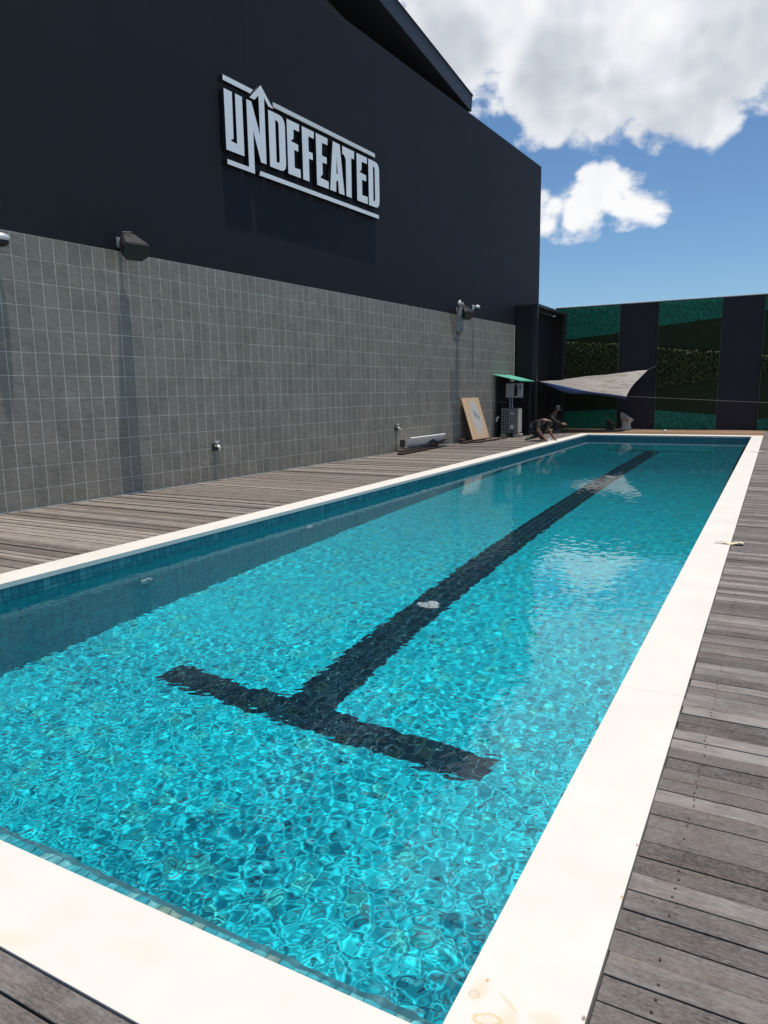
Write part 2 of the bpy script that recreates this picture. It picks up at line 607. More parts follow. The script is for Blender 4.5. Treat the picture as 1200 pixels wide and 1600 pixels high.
MAT_POOL = mat_pool_tile('turquoise_pool_mosaic', (0.004, 0.420, 0.520), (0.005, 0.520, 0.620), (0.010, 0.600, 0.690), (0.05, 0.52, 0.46), (0.003, 0.115, 0.160))
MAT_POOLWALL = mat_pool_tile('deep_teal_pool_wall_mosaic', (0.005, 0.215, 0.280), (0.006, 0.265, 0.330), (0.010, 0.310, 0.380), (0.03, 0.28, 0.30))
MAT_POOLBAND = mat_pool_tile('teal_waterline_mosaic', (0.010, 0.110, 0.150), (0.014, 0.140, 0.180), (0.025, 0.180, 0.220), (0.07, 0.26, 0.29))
MAT_LEDGE = mat_pool_tile('pale_ledge_mosaic', (0.030, 0.34, 0.42), (0.09, 0.45, 0.50), (0.26, 0.55, 0.55), (0.36, 0.30, 0.17))
MAT_LANE = mat_pool_tile('navy_lane_mosaic', (0.001, 0.014, 0.028), (0.001, 0.022, 0.040), (0.003, 0.038, 0.060), (0.02, 0.06, 0.05))
MAT_POOLGROUT = simple('blue_grey_pool_grout', (0.06, 0.20, 0.24), 0.9, var=0.25, scale=5.0)

basin = empty('pool_basin', ((XL + XR) / 2, (YN + YF) / 2, Z_FLOOR))
tag(basin, kind='structure')
OFF = Vector(basin.location)


def place_basin(o):
    o.parent = basin
    o.matrix_parent_inverse = Matrix.Translation(-OFF)
    return o


mb = MB()
e = 0.20
mb.box(XL - e, XR + e, YN - e, YF + e, Z_FLOOR - 0.2, Z_FLOOR - 0.002)
mb.box(XL - e, XL - 0.004, YN - e, YF + e, Z_FLOOR, -0.046)
mb.box(XR + 0.004, XR + e, YN - e, YF + e, Z_FLOOR, -0.046)
mb.box(XL - 0.004, XR + 0.004, YN - e, YN - 0.004, Z_FLOOR, -0.046)
mb.box(XL - 0.004, XR + 0.004, YF + 0.004, YF + e, Z_FLOOR, -0.046)
place_basin(mb.build('concrete_shell', MAT_POOLGROUT))

# mosaic: tiles with real joints, all the same size; lane lines are the dark ones
TS, TG = 0.100, 0.006
LX0, LX1 = -3.250, -2.800                     # stem of the lane marking
BARN = (4.05, 4.36)
BARF = (21.75, 22.05)
BX0, BX1 = -4.34, -1.56


def lane_at(x, y):
    if LX0 <= x <= LX1 and BARN[0] <= y <= BARF[1]:
        return True
    return BX0 <= x <= BX1 and (BARN[0] <= y <= BARN[1] or BARF[0] <= y <= BARF[1])


def tile_field(us, vs, size_u, size_v, fn, h=0.003, jit=0.0012):
    """boxes without a back for a field of tiles: fn(u, v, d) -> (x, y, z) arrays"""
    U, V = us.ravel(), vs.ravel()
    n = len(U)
    q = 0.5
    cu = np.array([-1, 1, 1, -1, -1, 1, 1, -1]) * q
    cv = np.array([-1, -1, 1, 1, -1, -1, 1, 1]) * q
    dd = np.array([0, 0, 0, 0, h, h, h, h])
    uu = U[:, None] + cu[None] * size_u
    vv = V[:, None] + cv[None] * size_v
    hh = np.repeat(dd[None], n, 0) + (rng.random(n)[:, None] - 0.5) * jit * (dd[None] > 0)
    x, y, z = fn(uu, vv, hh)
    verts = np.stack([x, y, z], -1).reshape(-1, 3)
    base = np.array([[4, 5, 6, 7], [0, 1, 5, 4], [1, 2, 6, 5], [2, 3, 7, 6], [3, 0, 4, 7]])
    faces = (np.arange(n)[:, None, None] * 8 + base[None]).reshape(-1, 4)
    return verts, faces


nx = int((XR - XL) / TS)
ny = int((YF - YN) / TS)
px_, py_ = (XR - XL) / nx, (YF - YN) / ny
gx = XL + (np.arange(nx) + 0.5) * px_
gy = YN + (np.arange(ny) + 0.5) * py_
GX, GY = np.meshgrid(gx, gy)
lane = np.vectorize(lane_at)(GX, GY)
floor_fn = lambda u, v, d: (u, v, Z_FLOOR - 0.002 + d)
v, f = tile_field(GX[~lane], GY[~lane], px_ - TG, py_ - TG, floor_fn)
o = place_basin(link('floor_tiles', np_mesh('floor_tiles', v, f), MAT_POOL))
tag(o, kind='stuff')
recv = [o]
v, f = tile_field(GX[lane], GY[lane], px_ - TG, py_ - TG, floor_fn)
o = place_basin(link('lane_line_tiles', np_mesh('lane_line_tiles', v, f), MAT_LANE))
tag(o, kind='stuff')
recv.append(o)

# walls below the waterline band
BZ0 = -0.200
nz_ = int((BZ0 - Z_FLOOR) / TS)
pz = (BZ0 - Z_FLOOR) / nz_
gz = Z_FLOOR + (np.arange(nz_) + 0.5) * pz
allv, allf, base_i = [], [], 0
for (axis, coord, sgn) in (('x', XL, 1), ('x', XR, -1), ('y', YN, 1), ('y', YF, -1)):
    gu = gy if axis == 'x' else gx
    A, B = np.meshgrid(gu, gz)
    if axis == 'x':
        fn = lambda u, v_, d, c=coord, s=sgn: (c - s * 0.004 + s * d * 1.2, u, v_)
        su = py_
    else:
        fn = lambda u, v_, d, c=coord, s=sgn: (u, c - s * 0.004 + s * d * 1.2, v_)
        su = px_
    v, f = tile_field(A, B, su - TG, pz - TG, fn)
    allv.append(v)
    allf.append(f + base_i)
    base_i += len(v)
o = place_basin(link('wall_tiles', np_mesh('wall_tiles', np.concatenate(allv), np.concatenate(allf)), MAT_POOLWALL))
tag(o, kind='stuff')
recv.append(o)

# waterline band: two courses of small tiles; the nearest ones in view are single pieces
BT = 0.075
courses = (-0.0835, -0.1605)
mb = MB()
mb.box(-0.003, 0.0025, -BT / 2 + 0.002, BT / 2 - 0.002, -BT / 2 + 0.002, BT / 2 - 0.002)
band_me = mb.mesh('waterline_tile')
band_me.materials.append(MAT_POOLBAND)
ys = np.arange(YN + BT / 2, YF, BT)
near = [y for y in ys if 3.0 < y < 13.6]
for y in near:
    for z in courses:
        o = link('waterline_tile', band_me)
        o.location = Vector((XL, y, z)) - OFF
        o.parent = basin
allv, allf, base_i = [], [], 0
far_y = np.array([y for y in ys if not 3.0 < y < 13.6])
xs_b = np.arange(XL + BT / 2, XR, BT)
for (axis, coord, sgn, gu) in (('x', XL, 1, far_y), ('x', XR, -1, ys), ('y', YN, 1, xs_b), ('y', YF, -1, xs_b)):
    A, B = np.meshgrid(gu, np.array(courses))
    if axis == 'x':
        fn = lambda u, v_, d, c=coord, s=sgn: (c - s * 0.003 + s * d * 1.8, u, v_)
    else:
        fn = lambda u, v_, d, c=coord, s=sgn: (u, c - s * 0.003 + s * d * 1.8, v_)
    v, f = tile_field(A, B, BT - 0.004, BT - 0.004, fn)
    allv.append(v)
    allf.append(f + base_i)
    base_i += len(v)
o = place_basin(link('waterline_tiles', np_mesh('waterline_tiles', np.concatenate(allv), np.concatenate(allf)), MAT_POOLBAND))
tag(o, kind='stuff')
recv.append(o)

# sunken ledge of pale tiles along the near end
LEDGE_Z, LEDGE_W = -0.345, 0.285
mb = MB()
mb.box(XL + 0.006, XR - 0.006, YN + 0.004, YN + LEDGE_W - 0.002, LEDGE_Z - 0.12, LEDGE_Z - 0.003)
recv.append(place_basin(mb.build('ledge_bed', MAT_POOLGROUT)))
lx = np.arange(XL + 0.03, XR - 0.02, 0.0515)
ly = np.array([YN + 0.030 + 0.0515 * k for k in range(5)])
LXg, LYg = np.meshgrid(lx, ly)
v, f = tile_field(LXg, LYg, 0.0475, 0.0475, lambda u, v_, d: (u, v_, LEDGE_Z - 0.003 + d * 1.6))
o = place_basin(link('ledge_tiles', np_mesh('ledge_tiles', v, f), MAT_LEDGE))
tag(o, kind='stuff')
recv.append(o)

# main drains on the centre line and return inlets in the wall
def drain(y, r=0.105):
    mb = MB()
    mb.lathe([(r, 0.0), (r, 0.012), (r * 0.90, 0.020), (r * 0.84, 0.020), (r * 0.82, 0.012), (0.001, 0.012)], 28)
    o = place_basin(mb.build('main_drain', MAT_PVC, smooth=False))
    o.location = Vector((-3.05, y, Z_FLOOR))
    mbs = MB()
    for k in range(-3, 4):
        w = math.sqrt(max(0.0, (r * 0.82) ** 2 - (k * 0.028) ** 2))
        mbs.box(-w, w, k * 0.028 - 0.008, k * 0.028 + 0.008, 0.0122, 0.0195)
    g_ = mbs.build('grate', MAT_PVC, o)
    recv.extend([o, g_])


drain(6.55)
drain(15.75)
for y in (5.03, 7.95, 11.6, 15.6, 19.6):
    mb = MB()
    mb.lathe([(0.075, 0.0), (0.075, 0.012), (0.055, 0.022), (0.030, 0.022), (0.026, 0.006), (0.001, 0.006)], 20, fn=lambda a, b_, c: (c, a, b_))
    o = place_basin(mb.build('return_inlet', MAT_PVC))
    o.location = Vector((XL, y, -0.88))
    recv.append(o)

# ------------------------------------------------------------------ water
m, t, b = new_mat('pool_water')
m.node_tree.nodes.remove(b)
gl = t.n('ShaderNodeBsdfGlass')
gl.inputs['IOR'].default_value = 1.333
gl.inputs['Roughness'].default_value = 0.0
gl.inputs['Color'].default_value = (0.93, 0.985, 1.0, 1)
m.node_tree.links.new(gl.outputs[0], m.node_tree.nodes['Material Output'].inputs['Surface'])
MAT_WATER = m

xs = np.linspace(XL + 0.0005, XR - 0.0005, 640)
yl, y = [], YN + 0.0005
while y < YF:
    yl.append(y)
    y += 0.0078 + max(0.0, y - 3.2) * 0.0030
yl.append(YF - 0.0005)
ysw = np.array(yl)
spy = np.gradient(ysw)
GXw, GYw = np.meshgrid(xs, ysw)
SP = np.maximum(np.repeat(spy[:, None], len(xs), 1), xs[1] - xs[0])
Hh = np.zeros_like(GXw)
wr_ = np.random.default_rng(5)
NW = 150
lam = np.exp(np.linspace(math.log(0.034), math.log(0.24), NW) + wr_.uniform(-0.01, 0.01, NW))
th = wr_.permutation(np.arange(NW) * 2 * math.pi / NW) + wr_.uniform(-0.03, 0.03, NW)
ph = wr_.uniform(0, 2 * math.pi, NW)
SLOPE = 0.0195
wgt = np.where(lam < 0.12, 1.0, 0.6)
wgt = wgt / math.sqrt((wgt ** 2).sum() / 2) * SLOPE
# slow patches of calmer and livelier water
patch = np.zeros_like(GXw)
for k in range(10):
    L = wr_.uniform(1.5, 5.0)
    a_ = wr_.uniform(0, 2 * math.pi)
    patch += np.cos(2 * math.pi / L * (GXw * math.cos(a_) + GYw * math.sin(a_)) + wr_.uniform(0, 6.28))
patch = 1.0 + 0.10 * patch
for i in range(NW):
    k = 2 * math.pi / lam[i]
    fade = np.clip((lam[i] / SP - 2.5) / 2.5, 0, 1)
    Hh += wgt[i] / k * np.cos(k * (GXw * math.cos(th[i]) + GYw * math.sin(th[i])) + ph[i]) * fade
Hh *= np.clip(patch, 0.5, 1.5) * np.interp(GYw, [1.3, 1.6, 2.1, 5.0, 12.0, 24.0], [2.6, 2.3, 1.2, 0.95, 0.8, 0.7])
verts = np.stack([GXw, GYw, Z_WATER + Hh], -1).reshape(-1, 3)
nxw, nyw = len(xs), len(ysw)
idx = np.arange(nxw * nyw).reshape(nyw, nxw)
faces = np.stack([idx[:-1, :-1], idx[:-1, 1:], idx[1:, 1:], idx[1:, :-1]], -1).reshape(-1, 4)
water = link('water', np_mesh('water', verts, faces, True), MAT_WATER)
tag(water, kind='structure')
water.cycles.is_caustics_caster = True
for o in recv:
    o.cycles.is_caustics_receiver = True
for o in basin.children:
    o.cycles.is_caustics_receiver = True

# ------------------------------------------------------------------ coping
coping = empty('pool_coping', (0, 0, 0))
tag(coping, kind='structure')


def slab(x0, x1, y0, y1):
    mb = MB()
    cx, cy_ = (x0 + x1) / 2, (y0 + y1) / 2
    mb.box(x0 - cx, x1 - cx, y0 - cy_, y1 - cy_, -0.045, 0.0)
    return mb.build('coping_slab', MAT_COPING, coping, bevel=0.0016, loc=(cx, cy_, random.uniform(-0.0004, 0.0004)))


jg = 0.0004
edges = [YNO] + [3.62 + 1.93 * k for k in range(11)] + [YFO]
for x0, x1 in ((XLO, XL + 0.006), (XRO, XR - 0.006)):
    x0, x1 = min(x0, x1), max(x0, x1)
    for a, b_ in zip(edges[:-1], edges[1:]):
        slab(x0, x1, a + jg, b_ - jg)
nsl = 3
xa, xb = XL + 0.006, XR - 0.006
for k in range(nsl):
    a, b_ = xa + (xb - xa) * k / nsl, xa + (xb - xa) * (k + 1) / nsl
    slab(a + jg, b_ - jg, YNO, YN + 0.006)
    slab(a + jg, b_ - jg, YF - 0.006, YFO)
for o in coping.children:
    o.cycles.is_caustics_receiver = False


# ------------------------------------------------------------------ decks
def plank_mesh(x0, x1, w, h=0.028, c=0.0016):
    prof = [(-w / 2, -h), (w / 2, -h), (w / 2, -c), (w / 2 - c, 0), (-w / 2 + c, 0), (-w / 2, -c)]
    mb = MB()
    mb.prism(prof, lambda u, v_, d: (d, u, v_), x0, x1)
    return mb.mesh('plank')


PITCH = 0.0905


def deck(name, y0, y1, x0, x1, mat, top=-0.006, gap=0.0052, split=None, jit=0.0025, ragged=0.004):
    d = empty(name, (0, 0, 0))
    tag(d, kind='structure')
    n = int((y1 - y0) / PITCH)
    meshes = {}
    spans = [(x0, x1)] if not split else [(x0, split - 0.002), (split + 0.002, x1)]
    for si, (a, b_) in enumerate(spans):
        me = plank_mesh(a, b_, PITCH - gap)
        me.materials.append(mat)
        meshes[si] = me
    for i in range(n):
        y = y0 + (i + 0.5) * PITCH
        for si in meshes:
            o = link('plank', meshes[si], None, d)
            o.location = (random.uniform(-ragged, ragged), y + random.uniform(-0.001, 0.001), top + random.uniform(-jit, jit))
            o.rotation_euler = (random.uniform(-0.006, 0.006), random.uniform(-0.0012, 0.0012), random.uniform(-0.0006, 0.0006))
    return d


Y0D = 2.435 - 15 * PITCH          # 1.0775: a joint seen in the photograph fixes the phase
d_right = deck('deck_right', Y0D, Y_BACK - 0.02, XRO + 0.006, 3.2, MAT_DECK)
d_near = deck('deck_near', YNO - 0.004 - 12 * PITCH, YNO - 0.003, XLO - 3.0, XRO - 0.02, MAT_DECK)
# the strip between the two phases
d_right2 = deck('deck_corner', Y0D - 16 * PITCH, Y0D - 0.001, XRO - 0.015, 3.2, MAT_DECK)
d_far = deck('deck_far', YFO + 0.004, Y_BACK - 0.02, -7.15, XRO - 0.0, MAT_DECK_F)
# side deck: follows the turned wall on its outer side
dl = empty('deck_left')
tag(dl, kind='structure')
n = int((Y_BACK - 0.02 - YNO) / PITCH)
for i in range(n):
    y = YNO + (i + 0.5) * PITCH
    xw = wall_x(y) + 0.035
    xe = XLO - 0.006 if y < YFO else -7.17
    if xe - xw < 0.3:
        continue
    me = plank_mesh(xw, xe, PITCH - 0.007 - random.random() * 0.003)
    me.materials.append(MAT_DECK_L)
    o = link('plank', me, None, dl)
    dz = random.uniform(-0.0025, 0.0015)
    if i in (71, 72, 191, 192):
        dz += 0.016
    o.location = (random.uniform(-0.004, 0.004), y, -0.008 + dz)
    o.rotation_euler = (random.uniform(-0.012, 0.012), random.uniform(-0.0008, 0.0008), random.uniform(-0.0008, 0.0008))
# joists under the boards, closed and dark
mb = MB()
mb.box(XRO + 0.01, 3.15, -0.30, Y_BACK - 0.03, -0.155, -0.045)
o = mb.build('joist_bed', MAT_SOFFIT, d_right)
mb = MB()
mb.add([wp(1.0, 0.05, -0.05), (XLO - 0.01, 1.05, -0.05), (XLO - 0.01, YFO, -0.05), (-7.2, YFO, -0.05), (-7.2, Y_BACK - 0.1, -0.05), wp(27.6, 0.05, -0.05)], [(0, 1, 2, 3, 4, 5)])
mb.build('joist_bed', MAT_SOFFIT, dl)
mb = MB()
mb.box(XLO - 2.9, XRO - 0.03, -0.10, YNO - 0.02, -0.155, -0.045)
mb.build('joist_bed', MAT_SOFFIT, d_near)
# screw heads in rows along the joists
mb = MB()
for i in range(130):
    y = Y0D + (i + 0.5) * PITCH
    for xj in (-0.175, 0.30):
        for dy in (-0.022, 0.022):
            if random.random() < 0.62:
                cx, cyy = xj + random.uniform(-0.006, 0.006), y + dy + random.uniform(-0.004, 0.004)
                pts = [(cx + 0.0042 * math.cos(a), cyy + 0.0042 * math.sin(a), -0.0018) for a in [k * math.pi / 3 for k in range(6)]]
                mb.add(pts, [(0, 1, 2, 3, 4, 5)])
o = mb.build('screw_heads', MAT_OLDWOOD, d_right)
tag(o, kind='stuff')


# ------------------------------------------------------------------ building
def adopt(o, e):
    o.parent = e
    o.matrix_parent_inverse = Matrix.LocRotScale(e.location, e.rotation_euler, None).inverted()
    return o


def wprism(mb, poly, t0, t1, mi=0):
    return mb.prism(poly, lambda u, v_, d: wp(u, d, v_), t0, t1, mi)


bld = empty('black_building', wp(10, -7, -0.1))
tag(bld, 'tall navy-black building with a pitched roof beside the pool', 'building')
S0, S1 = -6.0, 26.31
Z_PAR = 9.19
mb = MB()
wprism(mb, [(S0, -0.14), (S1, -0.14), (S1, Z_PAR), (S0, Z_PAR)], -14.0, 0.0)
adopt(mb.build('wall', MAT_NAVY, bevel=0.012), bld)
RS, RE, RZ, SLP = 10.0, 20.47, 9.265, 0.176
ridge = RZ + (RE - RS) * SLP
TH = 0.44
prof = [(RE, RZ), (RE + 0.06, RZ + TH), (RS, ridge + TH), (2 * RS - RE - 0.06, RZ + TH), (2 * RS - RE, RZ), (RS, ridge)]
mb = MB()
wprism(mb, prof, -13.9, -0.045)
roof = adopt(mb.build('roof', MAT_SOFFIT), bld)
# fascia boards of the two rakes, with a thin dark drip edge on top
for sg in (1, -1):
    f_ = lambda s_: RS + sg * (s_ - RS)
    mb = MB()
    wprism(mb, [(f_(RE + 0.005), RZ - 0.01), (f_(RE + 0.065), RZ + TH - 0.035), (f_(RS), ridge + TH - 0.035), (f_(RS), ridge - 0.01)], -0.045, -0.004)
    o = mb.build('fascia', MAT_FASCIA)
    adopt(o, roof)
    o.matrix_parent_inverse = Matrix.LocRotScale(bld.location, bld.rotation_euler, None).inverted() @ Matrix.Identity(4) if False else Matrix.Identity(4)
    mb = MB()
    wprism(mb, [(f_(RE + 0.085), RZ + TH - 0.035), (f_(RE + 0.085), RZ + TH + 0.006), (f_(RS), ridge + TH + 0.006), (f_(RS), ridge + TH - 0.035)], -0.10, 0.012)
    o = mb.build('drip_edge', MAT_BLACK)
    adopt(o, roof)
    o.matrix_parent_inverse = Matrix.Identity(4)
mb = MB()
wprism(mb, [(2 * RS - RE + 0.3, Z_PAR - 0.4), (RE - 0.3, Z_PAR - 0.4), (RE - 0.3, RZ + 0.02), (RS, ridge - 0.02), (2 * RS - RE + 0.3, RZ + 0.02)], -1.25, -1.05)
adopt(mb.build('gable', MAT_GABLE), bld)
# hairline joint in the render above the sign
mb = MB()
wprism(mb, [(11.000, 6.95), (11.006, 6.95), (11.006, Z_PAR), (11.000, Z_PAR)], 0.0005, 0.0035)
adopt(mb.build('render_joint', MAT_BLACK), bld)

# tiled dado
tw = empty('tiled_wall', wp(9.0, 0.0, -0.02))
tag(tw, 'long grey slate-tiled lower wall under the black facade', 'tiled wall')
mb = MB()
wprism(mb, [(S0, -0.10), (23.98, -0.10), (23.98, Z_TILE), (S0, Z_TILE)], 0.0004, 0.0090)
adopt(mb.build('grout_bed', MAT_GROUT), tw)
TWD, THT = 0.2052, 0.3062
GW = 0.0062
mb = MB()
hw, hh = TWD / 2 - GW / 2, THT / 2 - GW / 2
mb.prism([(-hw, -hh), (hw, -hh), (hw, hh), (-hw, hh)], lambda u, v_, d: (u, -d, v_), 0.0, 0.0099)
tile_me = mb.mesh('tile')
tile_me.materials.append(MAT_TILE)
mb = MB()
hb = (THT * 0.84) / 2 - GW / 2
mb.prism([(-hw, -hb), (hw, -hb), (hw, hb), (-hw, hb)], lambda u, v_, d: (u, -d, v_), 0.0, 0.0099)
tile_low = mb.mesh('tile')
tile_low.materials.append(MAT_TILE)
fac = wall_empty('tile_field')          # orientation helper only, removed below
rotz = fac.rotation_euler.z
bpy.data.objects.remove(fac)
inv = Matrix.LocRotScale(tw.location, tw.rotation_euler, None).inverted()
U_, V_ = [], []
for k in range(-58, 87):
    s = 6.299 + (k + 0.5) * TWD
    if s + TWD / 2 > 23.98 or s - TWD / 2 < S0:
        continue
    single = 5.45 < s < 5.45 + 25 * TWD
    for r in range(12):
        if r < 11:
            zc = Z_TILE - (r + 0.5) * THT
        else:
            zc = Z_TILE - 11 * THT - THT * 0.84 / 2
        if single:
            o = link('tile', tile_me if r < 11 else tile_low)
            o.location = Vector(wp(s, 0.0, zc)) - Vector(tw.location)
            o.rotation_euler = (random.uniform(-0.0012, 0.0012), 0, rotz + random.uniform(-0.0018, 0.0018))
            o.parent = tw
        else:
            U_.append(s)
            V_.append((zc, THT * 0.84 if r == 11 else THT))
U_ = np.array(U_)
Zc = np.array([a for a, _ in V_])
Hc = np.array([b_ for _, b_ in V_])
allv, allf, bi = [], [], 0
for hgt in (THT, THT * 0.84):
    msk = np.isclose(Hc, hgt)
    v, f = tile_field(U_[msk], Zc[msk], TWD - GW, hgt - GW, lambda u, v_, d: (WX0 + u * SA + (0.0004 + d * 3.15) * CA, u * CA - (0.0004 + d * 3.15) * SA, v_), jit=0.00008)
    allv.append(v)
    allf.append(f + bi)
    bi += len(v)
o = adopt(link('tiles', np_mesh('tiles', np.concatenate(allv), np.concatenate(allf)), MAT_TILE), tw)
tag(o, kind='stuff')

# ------------------------------------------------------------------ sign
sign = empty('wall_sign', wp(12.8, 0.0, 5.4))
tag(sign, 'silver raised-letter sign with an arrow on the black facade', 'sign')
T_, B_ = 6.60, 5.63


def sign_piece(name, polys, t0=0.020, t1=0.105, cut=None):
    """one or two outlines; side walls are left off along the inner cut"""
    if isinstance(polys[0][0], (int, float)):
        polys = [polys]
    mb = MB()
    for pl in polys:
        n = len(pl)
        v = [wp(u, t0, w) for u, w in pl] + [wp(u, t1, w) for u, w in pl]
        mb.add(v, [tuple(range(n, 2 * n))], 0)
        sides = [(i, (i + 1) % n, n + (i + 1) % n, n + i) for i in range(n)
                 if not (cut is not None and abs(pl[i][0] - cut) < 1e-6 and abs(pl[(i + 1) % n][0] - cut) < 1e-6)]
        mb.add(v, [tuple(range(n))[::-1]] + sides, 1)
    me = bpy.data.meshes.new(name)
    me.from_pydata(mb.v, [], mb.f)
    me.polygons.foreach_set('material_index', mb.m)
    me.update()
    o = link(name, me, [MAT_LETTER, MAT_LETTERSIDE])
    return adopt(o, sign)


def E_poly(a, b_, spur):
    w = b_ - a
    p = [(a, T_), (b_, T_), (b_ - 0.01, 6.47), (a + 0.20, 6.47)]
    if spur == 'mid':
        p += [(a + 0.19, 6.30), (a + 0.10, 6.235), (b_ - 0.05, 6.225)]
    else:
        p += [(a + 0.19, 6.225), (b_ - 0.05, 6.225)]
    p += [(b_ - 0.05, 6.10), (a + 0.20, 6.10)]
    if spur == 'low':
        p += [(a + 0.20, 5.87), (a + 0.11, 5.79), (b_, 5.775)]
    else:
        p += [(a + 0.20, 5.78), (b_, 5.785)]
    return p + [(b_, B_), (a, B_)]


def D_poly(a, b_):
    c = a + 0.215
    left = [(a, T_), (c, T_), (c, 6.48), (a + 0.19, 6.48), (a + 0.19, 5.75), (c, 5.75), (c, B_), (a, B_)]
    r = b_ - 0.185
    right = [(c, T_), (b_ - 0.17, T_), (b_ - 0.08, 6.585), (b_ - 0.02, 6.53), (b_, 6.45), (b_, 5.78), (b_ - 0.02, 5.70), (b_ - 0.08, 5.645),
             (b_ - 0.17, B_), (c, B_), (c, 5.75), (r - 0.025, 5.75), (r, 5.79), (r, 6.44), (r - 0.025, 6.48), (c, 6.48)]
    return [left, right], c


sign_piece('letter_u', [(10.32, T_), (10.52, T_), (10.51, 5.85), (10.43, 5.80), (10.595, 5.785), (10.595, T_), (10.77, T_), (10.77, B_), (10.32, B_)])
sign_piece('letter_n', [(10.88, T_), (11.01, T_), (11.21, 6.10), (11.21, 6.76), (11.10, 6.655), (10.965, 6.655), (11.28, 6.95), (11.61, 6.655), (11.475, 6.655),
                        (11.36, 6.77), (11.36, 5.64), (11.21, 5.64), (11.03, 6.12), (11.03, 5.40), (10.33, 5.40), (10.33, 5.48), (10.88, 5.48)])
pl_, c_ = D_poly(11.46, 11.93)
sign_piece('letter_d', pl_, cut=c_)
sign_piece('letter_e', E_poly(11.99, 12.37, 'mid'))
sign_piece('letter_f', [(12.45, T_), (12.84, T_), (12.83, 6.47), (12.65, 6.47), (12.65, 6.19), (12.78, 6.19), (12.78, 6.06), (12.65, 6.06), (12.65, B_), (12.45, B_)])
sign_piece('letter_e', E_poly(12.90, 13.30, 'low'))
sign_piece('letter_a', [[(13.35, B_), (13.48, T_), (13.61, T_), (13.61, 6.32), (13.585, 6.0), (13.61, 6.0), (13.61, 5.86), (13.575, 5.86), (13.56, B_)],
                       [(13.61, T_), (13.73, T_), (13.87, B_), (13.66, B_), (13.645, 5.86), (13.61, 5.86), (13.61, 6.0), (13.637, 6.0), (13.61, 6.32)]], cut=13.61)
sign_piece('letter_t', [(13.82, T_), (14.27, T_), (14.26, 6.44), (14.15, 6.44), (14.14, B_), (13.94, B_), (13.945, 6.36), (13.88, 6.44), (13.82, 6.44)])
sign_piece('letter_e', E_poly(14.36, 14.78, 'mid'))
pl_, c_ = D_poly(14.83, 15.28)
sign_piece('letter_d', pl_, cut=c_)
sign_piece('top_bar', [(10.31, 6.725), (10.99, 6.725), (11.07, 6.81), (10.31, 6.81)])
sign_piece('bottom_bar', [(11.15, 5.405), (15.24, 5.405), (15.24, 5.485), (11.18, 5.485)])
# the hatched upper bar: a backing and a row of little slats
o = sign_piece('hatched_bar', [(11.62, 6.690), (15.13, 6.690), (15.13, 6.775), (11.60, 6.775)], 0.020, 0.080)
for k_, m_ in enumerate((MAT_LETTERSIDE, MAT_LETTERSIDE)):
    o.data.materials[k_] = m_
mb = MB()
for k in range(86):
    a = 11.625 + k * 0.0408
    wprism(mb, [(a, 6.692), (a + 0.026, 6.692), (a + 0.018, 6.773), (a - 0.008, 6.773)], 0.081, 0.104)
o2 = adopt(mb.build('hatching', MAT_LETTER), o)
o2.matrix_parent_inverse = Matrix.Identity(4)
tag(o2, kind='stuff')


# ------------------------------------------------------------------ things on the facade
MAT_SPEAKER = simple('black_speaker_shell', (0.006, 0.006, 0.007), 0.6, var=0.15, scale=8)


def speaker(s, z, label):
    e_ = wall_empty('wall_speaker', s, 0.0, z)
    tag(e_, label, 'loudspeaker', 'loudspeakers on the facade')
    # wedge cabinet: narrow back, wide front that points out over the pool and down
    R = Matrix.Rotation(math.radians(-12), 4, 'Z') @ Matrix.Rotation(math.radians(34), 4, 'X')
    C0 = Vector((-0.03, -0.27, -0.03))

    def pt(x, y, z_):
        return C0 + (R @ (Vector((x, y, z_)) * 0.88))
    front = [(-0.25, -0.07), (-0.13, -0.18), (0.13, -0.18), (0.25, -0.07), (0.25, 0.08), (0.20, 0.14), (-0.20, 0.14), (-0.25, 0.08)]
    bk = [(u * 0.52, w * 0.80 + 0.03) for u, w in front]
    n_ = 8
    v = [pt(u, 0.20, w) for u, w in bk] + [pt(u, -0.16, w) for u, w in front]
    mb = MB()
    mb.add(v, [tuple(range(n_))] + [(i, (i + 1) % n_, n_ + (i + 1) % n_, n_ + i) for i in range(n_)] + [tuple(range(n_, 2 * n_))[::-1]])
    mb.build('cabinet', MAT_SPEAKER, e_, bevel=0.012)
    v = [pt(u * 0.93, -0.163, w * 0.93) for u, w in front] + [pt(u * 0.90, -0.185, w * 0.90) for u, w in front]
    mb = MB()
    mb.add(v, [tuple(range(n_))] + [(i, (i + 1) % n_, n_ + (i + 1) % n_, n_ + i) for i in range(n_)] + [tuple(range(n_, 2 * n_))[::-1]])
    mb.build('grille', MAT_RUBBER, e_)
    mb = MB()
    mb.box(-0.09, 0.03, -0.015, 0.0, -0.02, 0.13)
    mb.box(-0.06, -0.01, -0.22, -0.015, 0.03, 0.075)
    mb.build('bracket', MAT_METAL, e_, bevel=0.004)
    mb = MB()
    mb.tube([(-0.04, -0.20, 0.12), pt(-0.13, 0.14, 0.17), pt(0, 0.10, 0.20)], 0.012, 6)
    mb.build('clamp', MAT_BLACKFRAME, e_)
    mb = MB()
    mb.tube([(-0.03, -0.01, 0.02), (-0.05, -0.05, -0.05), (-0.02, -0.14, -0.09), pt(0, 0.19, -0.05)], 0.007, 6)
    mb.build('cable', MAT_RUBBER, e_)
    return e_


speaker(8.06, 3.70, 'black loudspeaker with clean bracket above the tiles, nearer the sign')
speaker(19.58, 3.70, 'black loudspeaker draped with torn plastic, near the far corner')

